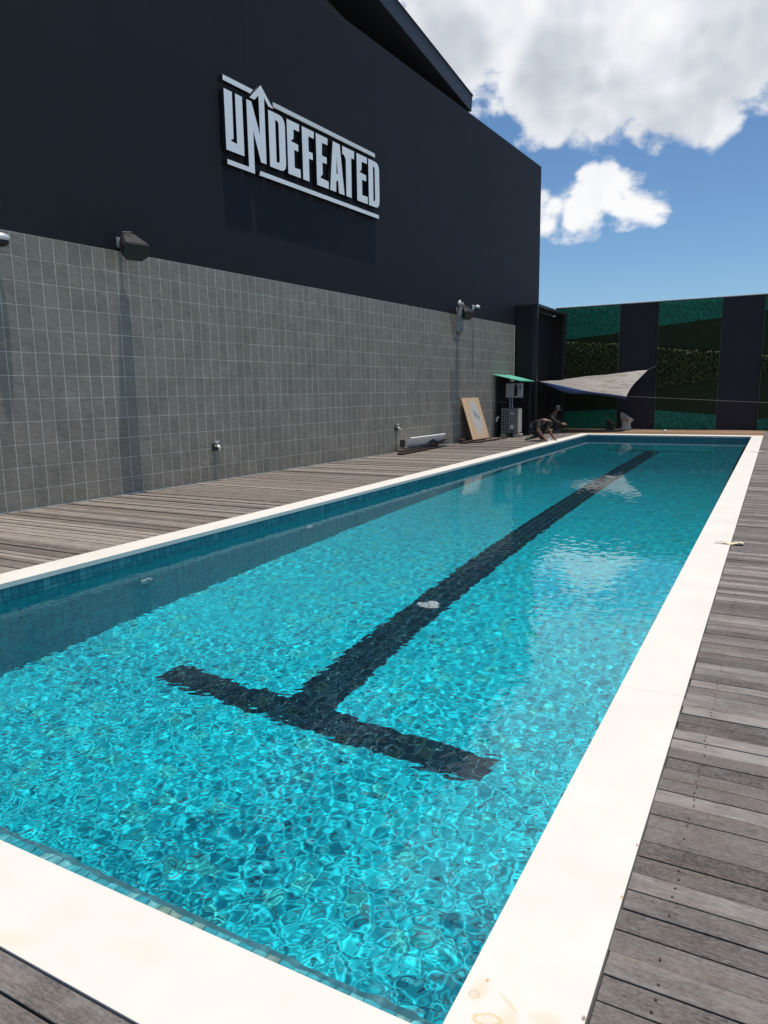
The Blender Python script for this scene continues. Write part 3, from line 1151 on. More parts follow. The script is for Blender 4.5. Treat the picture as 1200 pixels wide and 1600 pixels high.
# torn plastic sheet hanging off the second speaker
pb = empty('torn_plastic_sheet', wp(19.2, 0.12, 3.0))
tag(pb, 'torn grey plastic sheet hanging from the far loudspeaker', 'plastic sheet')
N1, N2 = 9, 14
vs = []
for j in range(N2):
    q = j / (N2 - 1)
    zc = 3.92 - 1.02 * q
    w = (0.10 + 0.34 * math.sin(math.pi * min(1, q * 1.15)) ** 0.8) * (1 - 0.72 * max(0, q - 0.45) / 0.55)
    for i in range(N1):
        u = i / (N1 - 1) - 0.5
        s = 19.22 + 0.20 * q * (1 - q) * 2 + u * w + 0.02 * math.sin(9 * q + i)
        tt = 0.16 + 0.10 * (1 - q) + 0.05 * math.sin(i * 1.9 + q * 7) + 0.03 * math.sin(q * 17 + i)
        vs.append(wp(s, tt, zc - 0.05 * abs(math.sin(i * 1.3)) * (q > 0.9)))
fs = [(j * N1 + i, j * N1 + i + 1, (j + 1) * N1 + i + 1, (j + 1) * N1 + i) for j in range(N2 - 1) for i in range(N1 - 1)]
mb = MB()
mb.add(vs, fs)
o = adopt(mb.build('sheet', MAT_BAGPLASTIC, smooth=True), pb)
o.modifiers.new('thick', 'SOLIDIFY').thickness = 0.003
mb = MB()
mb.tube([wp(19.16, 0.22, 3.86), wp(19.22, 0.24, 3.94), wp(19.27, 0.24, 3.97)], [0.022, 0.030, 0.020], 8)
adopt(mb.build('knot', MAT_PVC, smooth=True), pb)


def dome_camera(s, z, label, r=0.09):
    e_ = wall_empty('dome_camera', s, 0.0, z)
    tag(e_, label, 'camera', 'cameras on the facade')
    mb = MB()
    mb.box(-0.05, 0.05, -0.02, 0.0, -0.05, 0.09)
    mb.box(-0.03, 0.03, -0.10, -0.02, 0.02, 0.06)
    mb.build('bracket', MAT_CHROME, e_, bevel=0.006)
    mb = MB()
    mb.lathe([(r * 0.55, 0.075), (r * 0.9, 0.055), (r, 0.02), (r, -0.012)], 20, fn=lambda a, b_, c: (a, b_ - 0.15, c))
    mb.build('shell', MAT_CHROME, e_, smooth=True)
    mb = MB()
    mb.lathe([(r * 0.88, -0.012), (r * 0.82, -0.045), (r * 0.55, -0.075), (0.006, -0.088)], 20, fn=lambda a, b_, c: (a, b_ - 0.15, c))
    mb.build('dome', MAT_GLASSDARK, e_, smooth=True)


dome_camera(6.09, 3.47, 'small pale dome camera on the tiles, nearest the viewer', 0.105)
dome_camera(20.62, 3.90, 'small white dome camera beside the far loudspeaker', 0.075)


def tap(s, z, label):
    e_ = wall_empty('wall_tap', s, 0.010, z)
    tag(e_, label, 'tap', 'taps on the tiled wall')
    mb = MB()
    mb.box(-0.055, 0.095, -0.028, 0.0, -0.075, 0.045)
    mb.build('backplate', MAT_BLACKFRAME, e_, bevel=0.008)
    mb = MB()
    mb.tube([(0, -0.02, 0.0), (0, -0.10, 0.0), (0, -0.125, -0.02), (0, -0.13, -0.085)], [0.020, 0.020, 0.022, 0.024], 10)
    mb.build('spout', MAT_BRASS, e_, smooth=True)
    mb = MB()
    mb.tube([(0, -0.075, 0.01), (0, -0.075, 0.062)], 0.012, 8)
    mb.box(-0.045, 0.045, -0.092, -0.058, 0.062, 0.092)
    mb.build('handle', MAT_CHROME, e_, bevel=0.006)
    mb = MB()
    mb.tube([(0.062, -0.025, 0.018), (0.062, -0.075, 0.0), (0.062, -0.08, -0.065)], 0.014, 8)
    mb.build('hose_outlet', MAT_CHROME, e_, smooth=True)


tap(9.74, 0.60, 'wall tap on bare tiles, well before the timber pile')
tap(16.02, 0.61, 'wall tap just above the pile of timber with white board')

# ------------------------------------------------------------------ far wall with planted panels
bw = empty('garden_wall', (0, Y_BACK + 0.15, -0.1))
tag(bw, 'dark wall with strips of artificial greenery at the pool\'s far end', 'wall')
ZB = 4.50
XB0, XB1 = -7.62, 8.3
mb = MB()
mb.box(XB0, XB1, Y_BACK, Y_BACK + 0.25, -0.14, ZB)
adopt(mb.build('wall_body', MAT_BACKWALL, bevel=0.01), bw)
mb = MB()
mb.box(XB0, XB1, Y_BACK - 0.035, Y_BACK + 0.28, ZB + 0.002, ZB + 0.034)
adopt(mb.build('capping', MAT_CAP, bevel=0.006), bw)


def panel_part(name, x0, x1, zl0, zr0, zl1, zr1, mat, back, depth, dens, size, kind):
    """slab with sloping top and bottom edge, covered in little leaves"""
    mb = MB()
    mb.prism([(x0, zl0), (x1, zr0), (x1, zr1), (x0, zl1)], lambda u, v_, d: (u, Y_BACK - d, v_), 0.003, depth * 0.6)
    o = mb.build(name, back)
    adopt(o, bw)
    w = x1 - x0
    area = w * ((zl1 - zl0) + (zr1 - zr0)) / 2
    n_ = int(area * dens)
    u = rng.random(n_)
    vv = rng.random(n_)
    x = x0 + u * w
    zlo = zl0 + (zr0 - zl0) * u
    zhi = zl1 + (zr1 - zl1) * u
    z = zlo + (zhi - zlo) * vv + rng.normal(0, 0.012, n_)
    y = Y_BACK - depth * 0.6 - rng.random(n_) * depth * 0.55
    if kind == 'leaf':
        a1 = rng.normal(0, 1, (n_, 3))
        a2 = rng.normal(0, 1, (n_, 3))
    else:
        a1 = rng.normal(0, 0.5, (n_, 3)) + np.array([0.0, -0.9, 0.15])
        a2 = rng.normal(0, 1, (n_, 3))
    a1 /= np.linalg.norm(a1, axis=1)[:, None]
    a2 -= a1 * (a1 * a2).sum(1)[:, None]
    a2 /= np.linalg.norm(a2, axis=1)[:, None]
    sz = size * (0.6 + 0.8 * rng.random(n_))[:, None]
    c = np.stack([x, y, z], -1)
    wd = 0.42 if kind == 'leaf' else 0.22
    P = np.stack([c - a1 * sz * 0.5, c + a2 * sz * wd, c + a1 * sz * 0.5, c - a2 * sz * wd], 1)
    P[..., 1] = np.minimum(P[..., 1], Y_BACK - 0.004)
    f_ = np.arange(n_ * 4).reshape(-1, 4)
    lv = link('leaves', np_mesh('leaves', P.reshape(-1, 3), f_), mat)
    lv.parent = o
    tag(lv, kind='stuff')
    return o


PANELS = [  # x0, x1, top mat edge (l, r), hedge top (l, r), hedge bottom (l, r), bottom mat top (l, r)
    (-7.60, -5.25, (3.31, 3.49), (3.30, 3.10), (1.50, 1.75), (0.62, 0.72)),
    (-3.89, -1.87, (3.66, 3.84), (2.91, 2.67), (1.51, 1.77), (0.68, 0.53)),
    (-0.55, 1.47, (4.00, 3.72), (2.50, 2.62), (2.03, 1.72), (0.36, 0.62)),
    (2.82, 4.84, (3.55, 3.80), (2.95, 2.72), (1.60, 1.80), (0.70, 0.50)),
    (6.18, 8.20, (3.72, 3.50), (2.70, 2.95), (1.80, 1.52), (0.45, 0.66))]
for (x0, x1, a, h1, h0, c) in PANELS:
    panel_part('teal_mat', x0, x1, a[0], a[1], ZB - 0.03, ZB - 0.03, MAT_TEALMAT, MAT_TEALMAT, 0.045, 2400, 0.045, 'blade')
    panel_part('grass_mat', x0, x1, h1[0], h1[1], a[0], a[1], MAT_GRASSMAT, MAT_GRASSMAT, 0.020, 1200, 0.03, 'blade') if a[0] - h1[0] > 0.05 else \
        panel_part('grass_mat', x0 + 0.12, x1, h1[0] - 0.01, h1[1], a[0] + 0.005, a[1], MAT_GRASSMAT, MAT_GRASSMAT, 0.020, 1200, 0.03, 'blade')
    panel_part('hedge_mat', x0, x1, h0[0], h0[1], h1[0], h1[1], MAT_HEDGE, MAT_HEDGEBACK, 0.10, 1500, 0.060, 'leaf')
    panel_part('grass_mat', x0, x1, c[0], c[1], h0[0], h0[1], MAT_GRASSMAT, MAT_GRASSMAT, 0.020, 1200, 0.03, 'blade')
    panel_part('teal_mat', x0, x1, 0.02, 0.02, c[0], c[1], MAT_TEALMAT, MAT_TEALMAT, 0.045, 2400, 0.045, 'blade')
    for xe in (x0 - 0.012, x1 + 0.012):
        mb = MB()
        mb.box(xe - 0.010, xe + 0.010, Y_BACK - 0.035, Y_BACK - 0.002, 0.02, ZB - 0.03)
        adopt(mb.build('edge_trim', MAT_TRIM), bw)

# ------------------------------------------------------------------ black steel enclosure in the corner
cb = empty('steel_enclosure', (-7.55, 25.5, -0.05))
tag(cb, 'black steel-framed enclosure in the far corner below the facade', 'enclosure')
CY0, CX1, CZ = 23.99, -7.17, 4.30
xw0 = wall_x(CY0) + 0.02


def cbox(name, mat, *a, bevel=0.0):
    mb = MB()
    mb.box(*a)
    return adopt(mb.build(name, mat, bevel=bevel), cb)


cbox('front_panel', MAT_BLACK, xw0, CX1 - 0.17, CY0 + 0.03, CY0 + 0.06, -0.03, CZ - 0.08)
cbox('post', MAT_BLACKFRAME, CX1 - 0.17, CX1, CY0, CY0 + 0.16, -0.03, CZ - 0.10, bevel=0.008)
cbox('post', MAT_BLACKFRAME, CX1 - 0.15, CX1, Y_BACK - 0.24, Y_BACK - 0.10, -0.03, CZ - 0.10, bevel=0.008)
cbox('top_beam', MAT_BLACKFRAME, xw0, CX1 + 0.012, CY0 - 0.012, CY0 + 0.16, CZ - 0.098, CZ, bevel=0.008)
cbox('top_beam', MAT_BLACKFRAME, CX1 - 0.16, CX1 + 0.012, CY0 + 0.163, Y_BACK - 0.05, CZ - 0.098, CZ, bevel=0.008)
cbox('roof_panel', MAT_BLACK, wall_x(25.9) + 0.06, CX1 - 0.163, CY0 + 0.163, Y_BACK - 0.05, CZ - 0.07, CZ - 0.02)
cbox('back_panel', MAT_BLACK, xw0 + 0.25, CX1 - 0.155, Y_BACK - 0.20, Y_BACK - 0.17, -0.03, CZ - 0.1)
cbox('side_panel', MAT_BLACK, CX1 - 0.50, CX1 - 0.47, CY0 + 0.17, Y_BACK - 0.26, -0.03, CZ - 0.1)

# ------------------------------------------------------------------ plant corner: lean-to roof, heat pump, wall unit
MAT_ACGREY = simple('grey_ac_casing', (0.13, 0.14, 0.15), 0.45, var=0.08, scale=5)
MAT_ACCREAM = simple('cream_ac_side', (0.56, 0.52, 0.42), 0.5, var=0.2, scale=5, stain=((0.30, 0.25, 0.17), 4.0, 0.52, 0.5))
MAT_ACNAVY = simple('navy_ac_coil', (0.010, 0.013, 0.040), 0.4, var=0.2, scale=20)
MAT_TEALROOF = simple('green_corrugated_sheet', (0.09, 0.37, 0.28), 0.45, var=0.12, scale=3)
MAT_BOXGREY = simple('pale_grey_casing', (0.30, 0.31, 0.31), 0.5, var=0.06)
MAT_STONE = simple('mortar_block', (0.34, 0.31, 0.27), 0.9, var=0.25, scale=14, bmp=0.3)

lt = empty('lean_to_shelter', (-7.75, 22.75, 0.0))
tag(lt, 'lean-to with green corrugated roof against the tiled wall', 'shelter')
# corrugated roof: waves run down the slope
NU, NV = 60, 4
vs = []
for j in range(NV):
    q = j / (NV - 1)
    for i in range(NU):
        r = i / (NU - 1)
        y = 22.10 + 1.50 * r
        x = wall_x(y) + 0.015 + 0.89 * q - 0.06 * r * q
        z = 1.985 - 0.215 * q + 0.014 * math.sin(r * 2 * math.pi * 15) - 0.01 * r
        vs.append((x, y, z))
fs = [(j * NU + i, j * NU + i + 1, (j + 1) * NU + i + 1, (j + 1) * NU + i) for j in range(NV - 1) for i in range(NU - 1)]
mb = MB()
mb.add(vs, fs)
o = adopt(mb.build('corrugated_roof', MAT_TEALROOF, smooth=True), lt)
o.modifiers.new('thick', 'SOLIDIFY').thickness = 0.004


def lbox(name, mat, *a, bevel=0.0, par=lt):
    mb = MB()
    mb.box(*a)
    return adopt(mb.build(name, mat, bevel=bevel), par)


yw = 22.32
lbox('post', MAT_BLACKFRAME, wall_x(yw) + 0.02, wall_x(yw) + 0.065, yw, yw + 0.05, 0.0, 1.93)
lbox('post', MAT_BLACKFRAME, -7.20, -7.155, 23.30, 23.345, 0.0, 1.74)
lbox('rail', MAT_BLACKFRAME, wall_x(yw) + 0.066, -7.16, 23.30, 23.34, 1.72, 1.755)
lbox('rail', MAT_BLACKFRAME, wall_x(yw) + 0.066, -7.40, yw + 0.005, yw + 0.045, 1.09, 1.13)
lbox('backing_board', MAT_BLACK, wall_x(23.4) + 0.02, -7.16, 23.36, 23.39, 0.0, 1.72)
lbox('wall_shade_sheet', MAT_BLACK, wall_x(22.9) + 0.06, wall_x(22.9) + 0.085, 22.40, 23.34, 0.0, 1.90)  # black sheet standing in for the roof's shadow on the tiled wall

hp = empty('heat_pump', (-7.50, 22.42, 0.0))
tag(hp, 'grey heat pump with louvred front standing under the green roof', 'heat pump')
A = (-7.765, -7.225, 22.22, 22.62, 0.135, 0.920)
lbox('casing', MAT_ACGREY, A[0], A[1], A[2], A[3], A[4], A[5], bevel=0.012, par=hp)
lbox('side_panel', MAT_ACCREAM, A[1] + 0.002, A[1] + 0.020, A[2] + 0.040, A[3] - 0.010, A[4] + 0.02, A[5] - 0.02, par=hp)
# coil grille: navy recess behind a white wire grid
lbox('coil', MAT_ACNAVY, A[0] + 0.035, A[0] + 0.265, A[2] - 0.006, A[2] - 0.002, A[4] + 0.04, A[5] - 0.05, par=hp)
gr = empty('wire_grille', (0, 0, 0))
bpy.data.objects.remove(gr)
mb = MB()
for k in range(4):
    x = A[0] + 0.035 + 0.0767 * k
    mb.box(x - 0.006, x + 0.006, A[2] - 0.016, A[2] - 0.007, A[4] + 0.04, A[5] - 0.05)
for k in range(9):
    z = A[4] + 0.04 + k * 0.085
    mb.box(A[0] + 0.030, A[0] + 0.270, A[2] - 0.022, A[2] - 0.0165, z - 0.006, z + 0.006)
adopt(mb.build('wire_grille', MAT_BOXGREY), hp)
lbox('badge', MAT_WHITE, A[0] + 0.315, A[0] + 0.415, A[2] - 0.006, A[2] - 0.001, A[5] - 0.19, A[5] - 0.155, par=hp)
lbox('control_box', MAT_PVC, A[0] + 0.305, A[0] + 0.415, A[2] - 0.03, A[2] - 0.001, A[4] + 0.13, A[4] + 0.25, bevel=0.005, par=hp)
mb = MB()
mb.tube([(A[0] + 0.36, A[2] - 0.02, A[4] + 0.13), (A[0] + 0.35, A[2] - 0.04, A[4] + 0.05), (A[0] + 0.44, A[2] - 0.03, A[4] + 0.06)], 0.010, 6)
adopt(mb.build('cable', MAT_RUBBER), hp)
mb = MB()
for x in (A[0] + 0.22, A[0] + 0.30):
    mb.tube([(x, 22.45, A[5] - 0.01), (x - 0.02, 22.47, A[5] + 0.10), (x - 0.05, 22.55, A[5] + 0.30)], 0.016, 8)
adopt(mb.build('pipes', MAT_PVC, smooth=True), hp)
mb = MB()
mb.box(A[0] + 0.02, A[1] - 0.02, A[2] + 0.03, A[3] - 0.03, 0.115, 0.134)
adopt(mb.build('base_tray', MAT_BLACKFRAME), hp)
for i, (x0, x1, y0, y1) in enumerate(((A[0] - 0.02, A[0] + 0.16, A[2], A[3]), (A[1] - 0.15, A[1] + 0.10, A[2] + 0.02, A[3] - 0.12))):
    mb = MB()
    mb.box(x0, x1, y0, y1, -0.003, 0.114)
    o = mb.build('mortar_block', MAT_STONE, bevel=0.012)
    tag(o, ['mortar block under the wall side of the heat pump', 'mortar block under the pool side of the heat pump'][i], 'block', 'blocks under the heat pump')

wu = empty('control_cabinet', (-7.46, 22.60, 1.24))
tag(wu, 'pale grey cabinet hung above the heat pump under the green roof', 'cabinet')
lbox('housing', MAT_BOXGREY, -7.715, -7.200, 22.50, 22.70, 1.245, 1.70, bevel=0.008, par=wu)
lbox('door_gap', MAT_BLACK, -7.405, -7.395, 22.494, 22.499, 1.26, 1.69, par=wu)
mb = MB()
mb.prism([(-7.44, 1.30), (-7.385, 1.285), (-7.325, 1.33), (-7.315, 1.50), (-7.33, 1.66), (-7.40, 1.665), (-7.435, 1.62)], lambda u, v_, d: (u, d, v_), 22.490, 22.4985)
adopt(mb.build('dark_vent', MAT_BLACK), wu)
lbox('handle', MAT_RUBBER, -7.262, -7.222, 22.485, 22.499, 1.52, 1.63, par=wu)
lbox('hanger', MAT_BLACKFRAME, -7.66, -7.62, 22.56, 22.60, 1.701, 1.84, par=wu)
lbox('hanger', MAT_BLACKFRAME, -7.29, -7.25, 22.56, 22.60, 1.701, 1.78, par=wu)

el = empty('waste_pipe', (wall_x(22.28) + 0.08, 22.26, 0.0))
tag(el, 'white elbow pipe at the tiled wall beside the heat pump', 'pipe')
mb = MB()
xe = wall_x(22.26)
mb.tube([(xe + 0.09, 22.26, 0.0), (xe + 0.09, 22.26, 0.50)], 0.022, 8)
adopt(mb.build('riser', MAT_BLACKFRAME, smooth=True), el)
mb = MB()
mb.tube([(xe + 0.09, 22.26, 0.49), (xe + 0.09, 22.26, 0.57), (xe + 0.105, 22.26, 0.61), (xe + 0.14, 22.26, 0.63), (xe + 0.17, 22.26, 0.63)], 0.033, 10)
adopt(mb.build('elbow', MAT_PVC, smooth=True), el)

# ------------------------------------------------------------------ plywood sheet and reclaimed timber
def mat_ply():
    m, t, b = new_mat('stained_plywood')
    co = t.n('ShaderNodeTexCoord').outputs['Object']
    gr_ = t.noise(t.vmath('MULTIPLY', co, (26.0, 2.0, 2.0)), 1.0, 5, 0.6, 0.4)
    c = t.ramp(gr_, [(0.3, (0.42, 0.27, 0.15)), (0.7, (0.60, 0.43, 0.27))])
    dv = t.vmath('MULTIPLY', t.vmath('SUBTRACT', co, (0.68, 0.0, 0.62)), (2.9, 0.0, 1.75))
    r = t.math('ADD', t.vmath('LENGTH', dv), t.math('MULTIPLY_ADD', t.noise(co, 6.0, 6, 0.65), 1.0, -0.5))
    c = t.mix(t.mapr(r, 0.78, 1.0, 1, 0), c, (0.40, 0.40, 0.38))
    c = t.mix(t.math('MULTIPLY', t.mapr(t.noise(co, 9.0, 5, 0.7), 0.60, 0.70), 0.6), c, (0.22, 0.15, 0.09))
    for (x, z, rx, rz_, sl) in ((0.64, 0.72, 0.055, 0.17, 0.25), (0.82, 0.64, 0.05, 0.14, 0.30)):
        dx = t.vmath('SUBTRACT', co, (x, 0, z))
        sp = t.n('ShaderNodeSeparateXYZ')
        t.set(sp, 0, dx)
        u = t.math('ADD', sp.outputs[0], t.math('MULTIPLY', sp.outputs[2], sl))
        q = t.math('ADD', t.math('ABSOLUTE', t.math('DIVIDE', u, rx)), t.math('ABSOLUTE', t.math('DIVIDE', sp.outputs[2], rz_)))
        c = t.mix(t.mapr(q, 0.75, 1.0, 0.92, 0), c, (0.045, 0.045, 0.04))
    t.set(b, 'Base Color', c)
    b.inputs['Roughness'].default_value = 0.8
    return m


ply = wall_empty('plywood_sheet', 19.72, 0.42, 0.075)
tag(ply, 'mortar-stained plywood sheet leaning on the tiles upon dark timber', 'plywood')
lean = math.atan2(0.385, 1.205)
mb = MB()
v = []
for d in (0.0, 0.018):
    for (u, h) in ((0, 0), (1.20, 0.0), (1.20, 1.262), (0, 1.265)):
        v.append((u, h * math.sin(lean) - d * math.cos(lean), h * math.cos(lean) + d * math.sin(lean)))
mb.add(v, [(0, 1, 2, 3), (7, 6, 5, 4), (0, 4, 5, 1), (1, 5, 6, 2), (2, 6, 7, 3), (3, 7, 4, 0)])
mb.build('board', mat_ply(), ply)

GRP = 'reclaimed timbers on the side deck'


def timber(s0, t0, s1, t1, z, w, h, label, tilt=0.0, mat=MAT_OLDWOOD):
    a, c = Vector(wp(s0, t0, z)), Vector(wp(s1, t1, z + tilt))
    d = c - a
    L = d.length
    mb = MB()
    mb.box(-L / 2, L / 2, -w / 2, w / 2, 0, h)
    o = mb.build('timber', mat, bevel=0.004)
    o.location = (a + c) / 2
    o.rotation_euler = (random.uniform(-0.03, 0.03), -math.asin(d.z / L), math.atan2(d.y, d.x))
    return tag(o, label, 'timber', GRP)


timber(15.75, 0.36, 18.10, 0.10, 0.0, 0.10, 0.045, 'dark timber lying flat nearest the wall under the white board')
timber(15.35, 0.52, 17.70, 0.30, 0.0, 0.13, 0.045, 'dark brown timber on the deck, outermost of the near pile')
timber(15.55, 0.40, 17.80, 0.22, 0.046, 0.12, 0.04, 'brown timber stacked on the near pile, second layer')
timber(15.95, 0.28, 18.45, 0.24, 0.088, 0.11, 0.04, 'greyish timber lying along the top of the near pile', 0.0, MAT_DECK_L)
timber(19.25, 0.36, 20.60, 0.60, 0.0, 0.16, 0.04, 'dark timber under the plywood, its end toward the near pile')
timber(19.55, 0.58, 21.75, 0.62, 0.0, 0.12, 0.035, 'long dark timber in front of the plywood foot')
timber(19.35, 0.22, 20.70, 0.34, 0.0, 0.13, 0.05, 'dark timber against the wall behind the plywood foot')
timber(19.45, 0.40, 21.20, 0.46, 0.052, 0.12, 0.022, 'thin dark board directly beneath the plywood edge')
timber(19.30, 0.25, 19.95, 0.12, 0.052, 0.10, 0.06, 'short dark timber stub heaped left of the plywood')
mb = MB()
mb.box(-0.95, 0.95, -0.012, 0.012, 0.0, 0.27)
o = mb.build('white_board', MAT_WHITE, bevel=0.003)
p_ = Vector(wp(17.10, 0.22, 0.135))
o.location = p_
o.rotation_euler = (0.62, 0, math.pi / 2 - WA)
tag(o, 'white board standing on edge on the near timber pile', 'board')
mb = MB()
mb.box(-0.06, 0.06, -0.05, 0.05, 0.0, 0.19)
o = mb.build('timber_offcut', MAT_OLDWOOD, bevel=0.006, loc=wp(16.02, 0.20, 0.128), rot=(0.05, 0.1, 0.3))
tag(o, 'dark timber offcut upright at the end of the white board', 'offcut')
mb = MB()
N1, N2 = 16, 7
vs = []
for j in range(N2):
    for i in range(N1):
        u, w = i / (N1 - 1) - 0.5, j / (N2 - 1) - 0.5
        vs.append((u * 1.0, w * 0.22, 0.02 + 0.10 * math.exp(-((u + 0.30) / 0.16) ** 2) * (1 - (2 * w) ** 2) + 0.05 * math.exp(-((u - 0.36) / 0.1) ** 2) + 0.02 * math.sin(i * 1.7 + j)))
mb.add(vs, [(j * N1 + i, j * N1 + i + 1, (j + 1) * N1 + i + 1, (j + 1) * N1 + i) for j in range(N2 - 1) for i in range(N1 - 1)])
o = mb.build('black_cloth', MAT_RUBBER, smooth=True, loc=wp(17.75, 0.28, 0.135), rot=(0, 0, math.pi / 2 - WA))
o.modifiers.new('thick', 'SOLIDIFY').thickness = 0.012
tag(o, 'crumpled black cloth lying on top of the near timber pile', 'cloth')

# ------------------------------------------------------------------ tarpaulin and ropes
def mat_tarp():
    m, t, b = new_mat('silver_tarpaulin')
    pos = t.n('ShaderNodeNewGeometry').outputs['Position']
    n1 = t.noise(t.vmath('MULTIPLY', pos, (1.2, 5.0, 5.0)), 1.0, 5, 0.65, 0.8)
    c = t.ramp(n1, [(0.3, (0.17, 0.152, 0.14)), (0.7, (0.31, 0.285, 0.265))])
    sp = t.n('ShaderNodeSeparateXYZ')
    t.set(sp, 0, pos)
    rust = t.math('MULTIPLY', t.mapr(t.noise(t.vmath('MULTIPLY', pos, (2.0, 6.0, 6.0)), 1.0, 6, 0.7, 1.0), 0.50, 0.62), t.mapr(t.math('ABSOLUTE', t.math('ADD', sp.outputs[0], 5.15)), 0.2, 0.85, 0.85, 0))
    c = t.mix(rust, c, (0.12, 0.075, 0.05))
    t.set(b, 'Base Color', c)
    b.inputs['Roughness'].default_value = 0.5
    bump(t, b, n1, 0.8, 0.05)
    return m


MAT_TARP = mat_tarp()
MAT_TARPBLUE = simple('blue_tarpaulin_underside', (0.022, 0.055, 0.16), 0.55, var=0.15)
MAT_ROPE = simple('grey_rope', (0.20, 0.20, 0.19), 0.8)
tarp = empty('tarpaulin', (-5.6, 26.0, 1.2))
tag(tarp, 'sagging silver tarpaulin with blue underside strung across the far corner', 'tarpaulin')
TA, TB = Vector((-7.05, 23.98, 1.765)), Vector((-7.08, 27.55, 1.87))
TC, TD = Vector((-4.17, 27.62, 2.125)), Vector((-4.58, 25.95, 1.215))
NU, NV = 36, 22


def tarp_pt(u, w):
    p = TA * (1 - u) * (1 - w) + TD * u * (1 - w) + TB * (1 - u) * w + TC * u * w
    sag = 0.26 * (4 * u * (1 - u)) * w * (1 - w) * 2.2 + 0.11 * w * (1 - w) + 0.05 * math.sin(math.pi * u) * (1 - w)
    p = p + Vector((0, 0, -sag))
    p.z += 0.022 * math.sin(13 * u + 5 * w) * w * (1 - w) * 3 + 0.014 * math.sin(31 * w + 9 * u) * math.sin(math.pi * u)
    # edges pull in between the corners
    p += Vector((0, 0.26 * math.sin(math.pi * u) * (1 - w) - 0.22 * math.sin(math.pi * u) * w, 0))
    p += Vector((-0.10 * math.sin(math.pi * w) * u, 0, 0))
    return p


vs = [tarp_pt(i / (NU - 1), j / (NV - 1)) for j in range(NV) for i in range(NU)]
fs = [(j * NU + i, j * NU + i + 1, (j + 1) * NU + i + 1, (j + 1) * NU + i) for j in range(NV - 1) for i in range(NU - 1)]
mb = MB()
mb.add(vs, fs)
o = adopt(mb.build('silver_sheet', MAT_TARP, smooth=True), tarp)
mb = MB()
mb.add([v_ - Vector((0, 0, 0.006)) for v_ in vs], fs)
adopt(mb.build('blue_lining', MAT_TARPBLUE, smooth=True), tarp)
# the turned-down front hem
vs = []
for i in range(NU):
    u = i / (NU - 1)
    a = tarp_pt(u, 0.0)
    dpt = 0.17 * math.exp(-((u - 0.28) / 0.20) ** 2) + 0.085 * u + 0.02
    vs += [a + Vector((0, -0.004, 0.0)), a + Vector((0, 0.02, -dpt * 0.5)), a + Vector((0.0, 0.09, -dpt))]
fs = [(3 * i + k, 3 * i + 3 + k, 3 * i + 4 + k, 3 * i + 1 + k) for i in range(NU - 1) for k in range(2)]
mb = MB()
mb.add(vs, fs)
o = adopt(mb.build('front_hem', MAT_TARPBLUE, smooth=True), tarp)
o.modifiers.new('thick', 'SOLIDIFY').thickness = 0.004


def rope(pts, label, r=0.0045):
    mb = MB()
    mb.tube(pts, r, 6)
    o = mb.build('rope', MAT_ROPE, smooth=True)
    return tag(o, label, 'rope', 'ropes holding the tarpaulin')


def sagline(a, c, sag, n=14):
    a, c = Vector(a), Vector(c)
    return [a.lerp(c, i / n) + Vector((0, 0, -sag * 4 * (i / n) * (1 - i / n))) for i in range(n + 1)]


rope(sagline(TD, (3.4, 27.85, 0.72), 0.0), 'rope running from the tarpaulin\'s front corner past the green strips')
rope(sagline(TC, (-3.72, Y_BACK - 0.005, 2.36), 0.0), 'short rope from the tarpaulin\'s raised corner to the dark wall', 0.005)
rope(sagline(TA, (CX1 - 0.01, CY0 - 0.01, 1.80), 0.0, 3), 'short rope tying the tarpaulin to the enclosure post')
rope(sagline(TB, (-7.20, Y_BACK - 0.24, 1.92), 0.0, 3), 'short rope tying the tarpaulin\'s rear corner to the back post')


# ------------------------------------------------------------------ people
MAT_SKIN = simple('brown_skin', (0.13, 0.060, 0.036), 0.5, var=0.1)
MAT_SHIRT = simple('charcoal_shirt', (0.016, 0.015, 0.018), 0.85, var=0.25, scale=9)
MAT_TROUSER = simple('dark_trousers', (0.017, 0.018, 0.022), 0.85, var=0.25, scale=9)
MAT_SHOE = simple('grey_shoe', (0.11, 0.11, 0.115), 0.6)
MAT_HAIR = simple('black_hair', (0.008, 0.007, 0.007), 0.6)
MAT_CAPC = simple('grey_cap_cloth', (0.05, 0.047, 0.043), 0.8)
MAT_SHIRT2 = simple('dark_brown_shirt', (0.022, 0.016, 0.014), 0.85, var=0.3, scale=9)


